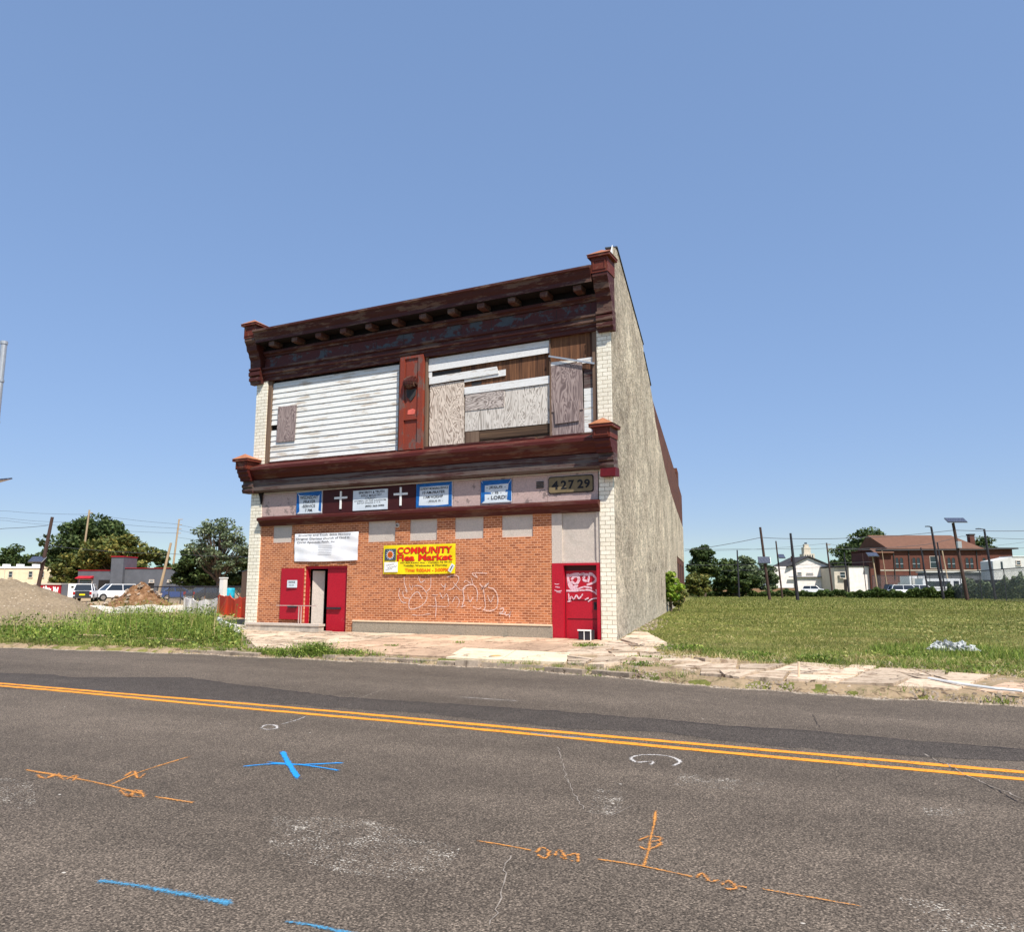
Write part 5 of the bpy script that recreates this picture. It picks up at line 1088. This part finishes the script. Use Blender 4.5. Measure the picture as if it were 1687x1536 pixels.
chain_fence('low brown wooden fence behind the right trees', BG(1150,150), BG(1310,150), 0, 1.3, 10, 'fencewood', 'wooden_fence')
chain_fence('wooden board fence touching the left side of the shop', BG(398,60), BG(418,46), 0, 2.6, 3, 'fencewood', 'wooden_fence')
chain_fence('wire fence in front of the blue sedan', BG(240,70), BG(400,66), 0, 1.5, 8)
def sheet(name, label, P, z0, z1, mat, cat, wav=.12, n=40, thick=.03):
    t = thing(name, label, cat, (P[0][0], P[0][1], .2)); m = MB(); ls = [0]
    for a, b in zip(P, P[1:]): ls.append(ls[-1]+math.hypot(b[0]-a[0], b[1]-a[1]))
    q = [(np.interp(i/n*ls[-1], ls, [p[0] for p in P]), np.interp(i/n*ls[-1], ls, [p[1] for p in P])) for i in range(n+1)]
    for i, (x, y) in enumerate(q):
        s_ = wav*math.sin(i*.7)+wav*.5*math.sin(i*1.7); h_ = z1*(1+.07*math.sin(i*.35)+.05*math.sin(i*.8+1)+.02*math.sin(i*2.3))
        m.v += [(x+s_*.5, y+s_, z0), (x, y+s_*.3, h_), (x+thick, y+thick+s_*.3, h_), (x+s_*.5+thick, y+thick+s_, z0)]
    for i in range(n):
        a = i*4; m.f += [(a,a+4,a+5,a+1),(a+1,a+5,a+6,a+2),(a+2,a+6,a+7,a+3)]; m.m += [0]*3
    part('fabric', m, M[mat], t)
    for i in range(0, n+1, 8): part('stake', MB().tube([(q[i][0], q[i][1]+.08, .1),(q[i][0]+.03, q[i][1]+.08, z1+.2)], .025, 5), M['fencewood'], t)
sheet('silt_fence','crumpled white silt fence at the foot of the brown rubble heap',[BG(118,44),BG(200,44),BG(262,46),BG(332,48)],.15,.62,'silt','barrier',.15)
sheet('plastic_barrier','bright white barrier sheets left of the shop',[BG(304,44),BG(322,42),BG(360,40)],.15,1.0,'silt','barrier',.10,24)
sheet('mesh_barrier','orange safety mesh beside the left pier',[BG(360,43),BG(385,40),BG(414,36)],.2,1.15,'orangenet','barrier',.08,26)
x, y = BG(368,46); t = thing('white_post','short thick white post left of the orange mesh','post',(x,y,.2)); part('shaft', MB().box(x-.15,x+.15,y-.15,y+.15,.1,2.15), M['silt'], t); part('cap', MB().box(x-.18,x+.18,y-.18,y+.18,2.151,2.22), M['white'], t); part('bracket', MB().box(x-.5,x-.151,y-.03,y+.03,1.9,1.95), M['blackmetal'], t)
x, y = BG(380,52); t = thing('blue_barrel','small turquoise barrel behind the orange mesh','barrel',(x,y,.2)); part('drum', MB().tube([(x,y,.9),(x,y,1.1),(x,y,1.5),(x,y,1.6)],[.26,.3,.3,.26],12), plain('turquoise_plastic', srgb(40,170,200), .5), t); part('stand', MB().box(x-.3,x+.3,y-.3,y+.3,.2,.899), M['fencewood'], t)
t = thing('curved_kerb','curved whitish concrete kerb sweeping to the left pier','kerb',(-22.5,22.5,.15))
P = smooth([BG(362,34)+(.3,), BG(375,29)+(.3,), BG(395,25.6)+(.3,), (-21.15,20.5,.3)], 6); part('kerb', MB().tube(P, .12, 6), M['silt'], t)
t = thing('kerb_stone','short broken kerb piece at the foot of the left pier','kerb',(-21.2,20.2,.15)); part('stone', MB().obox((-20.9,20.35,.25),(.9,.35,.25),(0,R(3),R(-12))), M['concrete'], t); part('chip', MB().obox((-20.3,20.1,.2),(.4,.25,.12),(R(8),0,R(20))), M['concrete'], t)
def heap(name, label, c, rx, ry, h, mat, rough=.1, n=70, chunk=0, cat='heap', peaks=((0,0,1),)):
    t = thing(name, label, cat, (c[0], c[1], .2)); m = MB(); r_ = np.random.default_rng(int(c[0]*10) % 97+3)
    ph = r_.uniform(0,6,(8,2)); fr = r_.uniform(1,5,(8,2))
    for j in range(n+1):
        for i in range(n+1):
            u = -1+2*i/n; v = -1+2*j/n; z = 0
            for (a, b, k) in peaks: z = max(z, k*max(0, 1-math.hypot(u-a, v-b)/.92)**1.0)
            z += rough*z*(sum(math.sin(u*f[0]*3+p[0])*math.sin(v*f[1]*3+p[1]) for f, p in zip(fr, ph))/4)+(rough*.35*r_.normal() if z > .02 else 0)*.3
            m.v.append((c[0]+u*rx, c[1]+v*ry, .13+h*z))
    for j in range(n):
        for i in range(n): a = j*(n+1)+i; m.f.append((a,a+1,a+n+2,a+n+1)); m.m.append(0)
    part('pile', m, M[mat], t, smooth=True, fix=False)
    if chunk:
        m = MB()
        for _ in range(chunk):
            a = random.uniform(0,6.28); q = random.random()**.6; s_ = random.uniform(.04,.13)
            m.obox((c[0]+rx*q*math.cos(a)*.8, c[1]+ry*q*math.sin(a)*.8, .2+h*max(0,1-q*.8)**.9), (s_*2,s_*1.6,s_), (random.uniform(-.8,.8),random.uniform(-.8,.8),random.uniform(0,3)))
        o = part('rubble', m, M['gravel'], t); o['kind'] = 'stuff'
heap('gravel_mound','broad tan gravel mound at the left edge',BG(18,39),5.6,4.8,2.0,'mound',.12,peaks=((.12,-.05,1),(-.32,.1,.9),(-.8,.2,.8)))
heap('rubble_heap','red brown earth heap with broken concrete pieces',BG(232,52),2.7,2.6,1.72,'earth',.22,60,60,peaks=((0,0,1),(-.3,.1,.72),(.3,-.1,.7)))
x, y = BG(100,46); heap('clay_heap','low orange clay heap in front of the white suv',(BG(150,50)),1.9,1.2,.5,'earth',.25,40,14)
# plastic rubbish on the lawn
t = thing('plastic_sheet','crumpled clear plastic sheeting lying on the lawn','litter',(.85,21.2,.18)); m = MB(); r_ = np.random.default_rng(5); nx_, ny_ = 46, 22
for j in range(ny_+1):
    for i in range(nx_+1):
        u, v = i/nx_, j/ny_; e = min(u,1-u,v,1-v)*4; e = min(1,e); rr = math.hypot((u-.4)/.5,(v-.5)/.5)
        m.v.append((.35+u*1.1+.05*r_.normal(), 20.85+v*.7+.12*math.sin(u*7)+.05*r_.normal(), .2+max(.0,(.21*(1-u*.55)*e*(.35+.65*abs(math.sin(u*9+v*5)*math.cos(v*7-u*4)))+.05*r_.normal()*e))))
for j in range(ny_):
    for i in range(nx_): 
        a = j*(nx_+1)+i; uu, vv = i/nx_-.45, j/ny_-.5
        if (uu/.52)**2+(vv/(.5-.15*math.sin(uu*9)))**2 < 1: m.f.append((a,a+1,a+nx_+2,a+nx_+1)); m.m.append(0)
tm = NT('clear_plastic', .25, .6); tm.color(srgb(196,198,196)); tm.b.inputs['Alpha'].default_value = .85; M['plastic'] = tm.m
part('sheet', m, M['plastic'], t, fix=False)
t = thing('litter_stick','small upright pale stake standing at the pavement edge','stake',(-2.2,15.5,.2)); x, y = G(1316,1118,.15); t.location = (x,y,.15); part('stake', MB().tube([(x,y,.1),(x+.01,y,.42)], .02, 5), M['ledge'], t)
t = thing('white_pipe','thin white pipe lying along the right verge','pipe',(1.0,14.6,.15)); P = [G(px,py,.19)+(.19,) for px, py in ((1530,1118),(1580,1127),(1640,1135),(1685,1139))]; part('pipe', MB().tube(P, .022, 6), M['white'], t)
mh = thing('valve_cover','small round brass valve cover set in the pale slab','valve cover',(-8.1,16.0,.2)); x, y = -8.05, 15.35; z_ = gz(x,y)+.065
mh.location = (x,y,z_)
part('lid', MB().tube([(x,y,z_-.02),(x,y,z_+.012)], .12, 16), plain('brass_lid', srgb(190,150,80), .5), mh); part('collar', MB().tube([(x,y,z_-.02),(x,y,z_+.006)], .15, 16), M['concrete'], mh)
for (px, py, l) in ((270,1058,1.6),(150,1052,1.4)):
    x, y = G(px,py,.1); o = part('broken_slab', MB().obox((x,y,gz(x,y)+.03),(l,.28,.06),(0,0,R(-6))), M['pave'], bpy.data.objects['sidewalk'])

# ================================================================== PLANTS
def np_mesh(name, V, nper, mat, parent=None, world=True):
    V = np.asarray(V, np.float32).reshape(-1,3); n = len(V)//nper; me = bpy.data.meshes.new(name)
    off = origin_of(parent) if parent is not None else Vector((0,0,0)); V = V-np.array(off, np.float32)
    me.vertices.add(len(V)); me.vertices.foreach_set('co', V.ravel()); me.loops.add(n*nper); me.loops.foreach_set('vertex_index', np.arange(n*nper, dtype=np.int32))
    me.polygons.add(n); me.polygons.foreach_set('loop_start', np.arange(0,n*nper,nper,dtype=np.int32)); me.polygons.foreach_set('loop_total', np.full(n,nper,np.int32)); me.update(calc_edges=True)
    me.materials.append(mat); o = bpy.data.objects.new(name, me); COL.objects.link(o); o.parent = parent; return o
def cards(C, size, up=.5, asp=.55, var=.4):
    n = len(C); N = rng.normal(size=(n,3)); N[:,2] = np.abs(N[:,2])+up; N /= np.linalg.norm(N,axis=1)[:,None]
    A = np.cross(N, rng.normal(size=(n,3))); A /= np.linalg.norm(A,axis=1)[:,None]; Bv = np.cross(N,A); s_ = (size*(1+var*rng.uniform(-1,1,n)))[:,None]
    return np.stack([C-A*s_, C-Bv*s_*asp-N*s_*.1, C+A*s_, C+Bv*s_*asp+N*s_*.1], 1)
def tree(name, label, px, d, ytop, rpx, mat, n=5000, leaf=.32, sparse=0., cb=.22, cat='tree', group='trees beyond the lots', clumps=34, ybase=None, xy=None, H=None, rad=None, tall=1.):
    x, y = xy or BG(px, d); H = H or BZ(ytop, d)-.2; r = rad or rpx*d/1300.; t = thing(name, label, cat, (x, y, .2), 0, group)
    zc = .2+H*(cb+(1-cb)/2); hz = H*(1-cb)/2
    C = []; 
    while len(C) < clumps:
        p = rng.normal(size=3); p /= np.linalg.norm(p); q = rng.uniform(.35,.82)**.8; k = p*q
        if k[2] < -.75: continue
        w_ = 1-.15*max(0,k[2]); C.append((x+k[0]*r*w_, y+k[1]*r*w_, zc+k[2]*hz))
    C = np.array(C); cr = rng.uniform(.20,.36,clumps)*min(r,hz)*1.15*(1-.42*sparse)
    m = MB(); m.tube([(x,y,.05),(x+.05*r,y,.2+H*cb),(x,y,.2+H*.55),(x+.03*r,y,.2+H*.8)], [H*.028,H*.022,H*.014,H*.005], 8); tr = part('trunk', m, M['bark'], t)
    m = MB()
    for i in range(0, clumps, 2 if not sparse else 1):
        z0 = .2+H*rng.uniform(cb*.8,.55); a = Vector((x,y,z0)); b = Vector(C[i]); mid = (a+b)/2+Vector((0,0,-.06*H)); m.tube([a, mid, b], [H*.010,H*.007,H*.003], 5, cap=False)
    part('limbs', m, M['bark'], t, fix=False)
    idx = rng.integers(0, clumps, n); N = rng.normal(size=(n,3)); N /= np.linalg.norm(N,axis=1)[:,None]; N[:,2] = N[:,2]*.75+.1
    rr = rng.uniform(.45,1.08,n)**.6; P = C[idx]+N*(cr[idx]*rr)[:,None]*np.array([1.1,1.1,.8])
    P[:,2] = np.maximum(P[:,2], .5)
    np_mesh('crown', cards(P, leaf), 4, M[mat], t); return t
tree('leafy_tree','big round dark tree behind the grey garage',150,135,845,78,'leaf_dark',16000,.34,cb=.1,clumps=60)
tree('leafy_tree','olive green tree above the garage tower',192,117,876,66,'leaf_yellow',12000,.30,cb=.08,clumps=46)
tree('leafy_tree','low olive tree behind the red container',112,118,908,28,'leaf_yellow',5000,.26,cb=.05)
tree('leafy_tree','dark tree over the cream building at the left edge',22,165,894,40,'leaf_dark',6000,.34,cb=.05)
tree('leafy_tree','small dark tree between the leaning pole and the cream building',62,165,908,26,'leaf_dark',4000,.32,cb=.05)
tree('leafy_tree','dark tree mostly beyond the left edge',-34,165,900,40,'leaf_dark',4500,.34,cb=.05)
tree('conifer_tree','narrow pointed dark tree right of the olive tree',264,130,894,14,'leaf_dark',3500,.28,cb=.05,clumps=22)
tree('leafy_tree','tall sparse greyish tree next to the shop',358,88,848,56,'leaf_grey',6500,.155,sparse=1.,cb=.25,clumps=80)
tree('leafy_tree','dark bushy tree below the sparse tree on its left',322,96,894,40,'leaf_dark',7500,.25,cb=.08)
tree('leafy_tree','dark bushy tree touching the left pier',396,93,902,30,'leaf_dark',6500,.25,cb=.05)
tree('leafy_bush','low dark bush behind the short pale leaning pole',262,118,930,26,'leaf_dark',3500,.25,cb=.02)
tree('leafy_bush','dark shrubby tree behind the dark sedan',352,100,925,44,'leaf_dark',6000,.25,cb=.02)
tree('leafy_tree','round dark tree just right of the shop',1160,120,894,28,'leaf_dark',6000,.26,cb=.05)
tree('leafy_tree','medium green tree second from the shop',1203,132,914,28,'leaf_dark',4500,.28,cb=.05)
tree('leafy_tree','feathery tree right of the slim black pole',1234,126,913,24,'leaf_grey',4000,.26,cb=.05)
tree('leafy_tree','small tree between the two solar panel poles',1264,128,921,18,'leaf_grey',3000,.25,cb=.02)
tree('leafy_bush','low bush at the foot of the round dark tree',1150,112,940,22,'leaf_yellow',3000,.22,cb=.0)
tree('leafy_bush','wide dark thicket under the right trees',1212,122,938,44,'leaf_dark',6500,.24,cb=.0)
tree('leafy_tree','broad dark tree peeping over the left end of the hall',1442,212,866,46,'leaf_dark',9000,.42,cb=.1,clumps=44)
tree('leafy_tree','dark tree between the gable and the hall',1405,200,893,36,'leaf_dark',6000,.4,cb=.05)
tree('leafy_tree','small dark tree just right of the white gable',1380,192,918,16,'leaf_dark',2500,.36,cb=.0)
tree('leafy_tree','tree behind the chimney of the hall',1624,214,880,34,'leaf_dark',4500,.4,cb=.1)
px_, py_ = BG(1106,50); tree('young_sapling','bright leafy sapling growing against the side wall',1104,47,934,23,'leaf_bright',2600,.115,cb=.06,cat='sapling',group=None,clumps=20)
tree('leafy_bush','dark twiggy bush at the foot of the bright sapling',1116,50,962,26,'leaf_yellow',2200,.10,cb=.0,clumps=14,group=None)

def blades(P, h, wd, lean=.35, var=.5):
    n = len(P); a = rng.uniform(0,6.283,n); hh = h*(1+var*rng.uniform(-1,1,n)); D2 = np.stack([np.cos(a),np.sin(a),np.zeros(n)],1); ln = rng.normal(size=(n,3))*lean; ln[:,2] = 1
    return np.stack([P-D2*(wd/2), P+D2*(wd/2), P+ln*hh[:,None]],1)
def gzv(P): return np.array([gz(x,y) for x, y in P])
def stuff(name, label, V, k, mat): o = np_mesh(name, V, k, mat); tag(o, label, name.replace('_',' '), None, 'stuff'); return o
def scatter(n, f, xr, yr):
    x = rng.uniform(*xr, n); y = rng.uniform(*yr, n); keep = f(x, y); x, y = x[keep], y[keep]
    return np.stack([x, y, gzv(zip(x, y))], 1)
bv = np.vectorize(border)
hash2 = lambda x, y: .5+.25*np.sin(x*1.7+1.3*np.sin(y*1.1))+.25*np.sin(y*2.1+1.7*np.sin(x*.8))
wallx = lambda y: -7.2-np.tan(TH)*(y-D)
lawn = lambda x, y: (x > np.where(y > 21, wallx(y)+.1, -7.0+(21-y)*.9)) & (y > bv(x)+2.4+.3*np.sin(x*2))
V = [blades(scatter(150000, lambda x, y: lawn(x,y) & (rng.random(len(x)) < .55+.6*hash2(x,y)), (-12,10), (16,30)), .055, .011),
     blades(scatter(130000, lambda x, y: lawn(x,y), (-24,14), (30,58)), .07, .022), blades(scatter(90000, lambda x, y: lawn(x,y), (-62,18), (58,125)), .09, .06)]
P = scatter(9000, lambda x, y: lawn(x,y) & (hash2(x*.35,y*1.6) > .5), (-30,14), (17,45)); P[:,2] += .04
V.append(np.stack([P+np.stack([-.5*q*(1+0*P[:,0]), .0*P[:,0], .0*P[:,0]],1)*.12 for q in (1,)]+[P+np.array([.04,.01,.0]), P+np.array([.0,.02,.03])],1))
stuff('lawn_grass','mown grass covering the empty lot right of the shop',np.concatenate(V),3,M['lawnblade'])
V = [blades(scatter(26000, lambda x, y: lawn(x,y) & (y < 18.6+.5*np.sin(x*3)) & (hash2(x*2,y*2) > .3), (-7,8), (16,19.2)), .10, .012, .5),
     blades(scatter(9000, lambda x, y: (np.hypot(x-.9,y-20.9) < 1.8) | ((x > 1) & (y < 22)), (-1.5,6), (18.5,23)), .14, .014, .4)]
stuff('tall_grass','taller grass along the pavement edge and round the plastic sheeting',np.concatenate(V),3,M['weed'])
V = [blades(scatter(14000, lambda x, y: (y > bv(x)+1.9) & (hash2(x*3,y*3) > .45) & (x > -6.5+(20-y)*.3), (-7.2,7), (15.6,18.6)), .09, .014, .9),
     blades(scatter(2500, lambda x, y: lawn(x,y) & (hash2(x*1.5+4,y*1.5) > .75), (-9,5), (18,27)), .08, .02, .9)]
V.append(blades(scatter(60000, lambda x, y: lawn(x,y) & (np.sin(y*1.9+.5*np.sin(x*.9)+.4*np.sin(x*.37+1)) > .72) & (hash2(x*.5,y*.8) > .35), (-24,12), (19,60)), .05, .02, 1.2))
stuff('dry_grass','straw coloured dead grass between the paving and the lawn',np.concatenate(V),3,M['straw'])
# weeds left of the shop
fwd = lambda x, y: -x*RY+y*RX
ppx = lambda x, y: 843.5+1300*(x*RX+y*RY)/np.maximum(1,fwd(x,y))
fmax = lambda x, y: np.interp(ppx(x,y), [-60,100,150,190,330,420], [27,28,30,33,34,36])
kd = lambda x, y: np.abs((x+21.2)-(y-20.5)*-1.03) > 1.0-.02*(y-20)
left = lambda x, y: (kd(x,y) | (y < 19.6)) & (x < np.where(y > 20.4, -21.3-(y-20.4)*.22, -21.1+(20.4-y)*1.16+.25*np.sin(y*4))) & (fwd(x,y) < fmax(x,y)) & (x > -1.85*y-2) & (y > bv(x)+.25+.12*np.sin(x*3))
def weedh(x, y): d_ = y-bv(x); return np.interp(d_, [0,1.4,2.2,5,12], [.08,.14,.36,.60,.60])*(.35+1.15*hash2(x*1.1,y*1.1))*(.75+.5*hash2(x*3.1+5,y*2.7))
P = scatter(70000, left, (-50,-13), (13.6,32)); st_ = weedh(P[:,0],P[:,1])
stuff('weed_stalks','green weed stalks and grass left of the shop',blades(P, st_, .016, .35),3,M['weed'])
P = scatter(90000, lambda x, y: (y > bv(x)+.22+.12*np.sin(x*3)) & (y < bv(x)+2.4) & (x < -17.5) & (x > -1.85*y-2), (-34,-17), (13.4,17.4))
stuff('verge_grass','short rough grass between the left weeds and the road',blades(P, .08, .016, .5),3,M['lawnblade'])
P = scatter(85000, lambda x, y: left(x,y) & (hash2(x*1.3+2,y*1.3) > .22), (-50,-13), (13.9,32)); P[:,2] += weedh(P[:,0],P[:,1])*rng.uniform(.15,1.1,len(P))
P = scatter(2600, lambda x, y: left(x,y) & (y > bv(x)+1.6) & (hash2(x*.8+3,y*.9) > .45), (-50,-13), (13.9,32))
stuff('seed_stalks','tall brownish seed stalks standing above the weeds',blades(P, .75, .02, .22),3,M['straw'])
P = scatter(85000, lambda x, y: left(x,y) & (hash2(x*1.3+2,y*1.3) > .22), (-50,-13), (13.9,32)); P[:,2] += weedh(P[:,0],P[:,1])*rng.uniform(.15,1.1,len(P))
stuff('weed_leaves','leafy green weeds covering the verge left of the shop',cards(P,.045,.6,.5),4,M['weed'])
# weeds in the gutter and joints
V = []; V2 = []
for k in range(170):
    x = rng.uniform(-21,6); 
    if (-13 < x < -7 and rng.random() < .6) or (x > -5 and rng.random() < .7): continue
    y = border(x)+rng.normal(.12,.12)+.05; n = rng.integers(15,70); s_ = rng.uniform(.05,.16)
    P = np.stack([rng.normal(x,s_,n), rng.normal(y,s_*.5,n), np.full(n, gz(x,y)+.01)],1); V.append(blades(P, rng.uniform(.04,.12), .01, .5))
for (px, py, s_, h_, n) in ((512,1082,.30,.26,1100),(455,1083,.35,.14,600),(575,1084,.35,.12,500),(425,1083,.3,.16,350),(965,1070,.18,.14,300),(1070,1090,.28,.10,260),(1130,1075,.3,.16,420),(1240,1084,.3,.12,320),(1345,1094,.22,.16,420),(1480,1083,.3,.14,360),(755,1063,.12,.08,90),(640,1068,.12,.07,90),(1630,1105,.4,.1,300),(1560,1112,.4,.08,260),(1060,1100,.25,.1,200)):
    zz_ = .1
    for _ in range(6): x, y = G(px,py,zz_); zz_ = (zz_+max(0,gz(x,y)))/2
    P = np.stack([rng.normal(x,s_,n), rng.normal(y,s_*.4,n), np.zeros(n)],1); P[:,1] += .10; P = P[P[:,1] > bv(P[:,0])+.04]; P[:,2] = gzv(P[:,:2]); n = len(P); V.append(blades(P, h_, .012, .45)); Q = P[:n//2].copy(); Q[:,2] += rng.uniform(.02,h_,n//2); V2.append(cards(Q,.03,.6))
stuff('gutter_weeds','small tufts growing along the kerb and in the paving joints',np.concatenate(V),3,M['weed'])
stuff('kerb_weed_leaves','low leafy clumps at the kerb and around the broken slabs',np.concatenate(V2),4,M['weed'])
# hedges at the lawn's far edge
def hedge(name, label, p0, p1, d0, d1, h0, h1, n, leaf, mat, dep=2.5):
    u = rng.random(n); px = p0+(p1-p0)*u; d = d0+(d1-d0)*u+rng.uniform(0,dep,n); hm = (h0+(h1-h0)*u)*(.85+.16*np.sin(px*.083+1)+.12*np.sin(px*.21)+.08*np.sin(px*.47+2)); o_ = (px-843.5)/1300*d
    P = np.stack([o_*RX-d*RY, o_*RY+d*RX, .2+hm*rng.random(n)**.6],1); stuff(name, label, cards(P, leaf, .5), 4, M[mat])
hedge('weed_hedge','dark green overgrown strip before the parked vehicles',1395,1740,107,98,1.15,1.75,36000,.13,'hedge',3)
hedge('low_scrub','low scrub along the far left edge of the lawn',1135,1410,128,112,1.0,1.1,12000,.15,'hedge',3)
hedge('fence_vines','tangled brown green vines climbing the right fence',1560,1740,104,84,2.2,3.2,6000,.14,'leaf_grey',1.2)
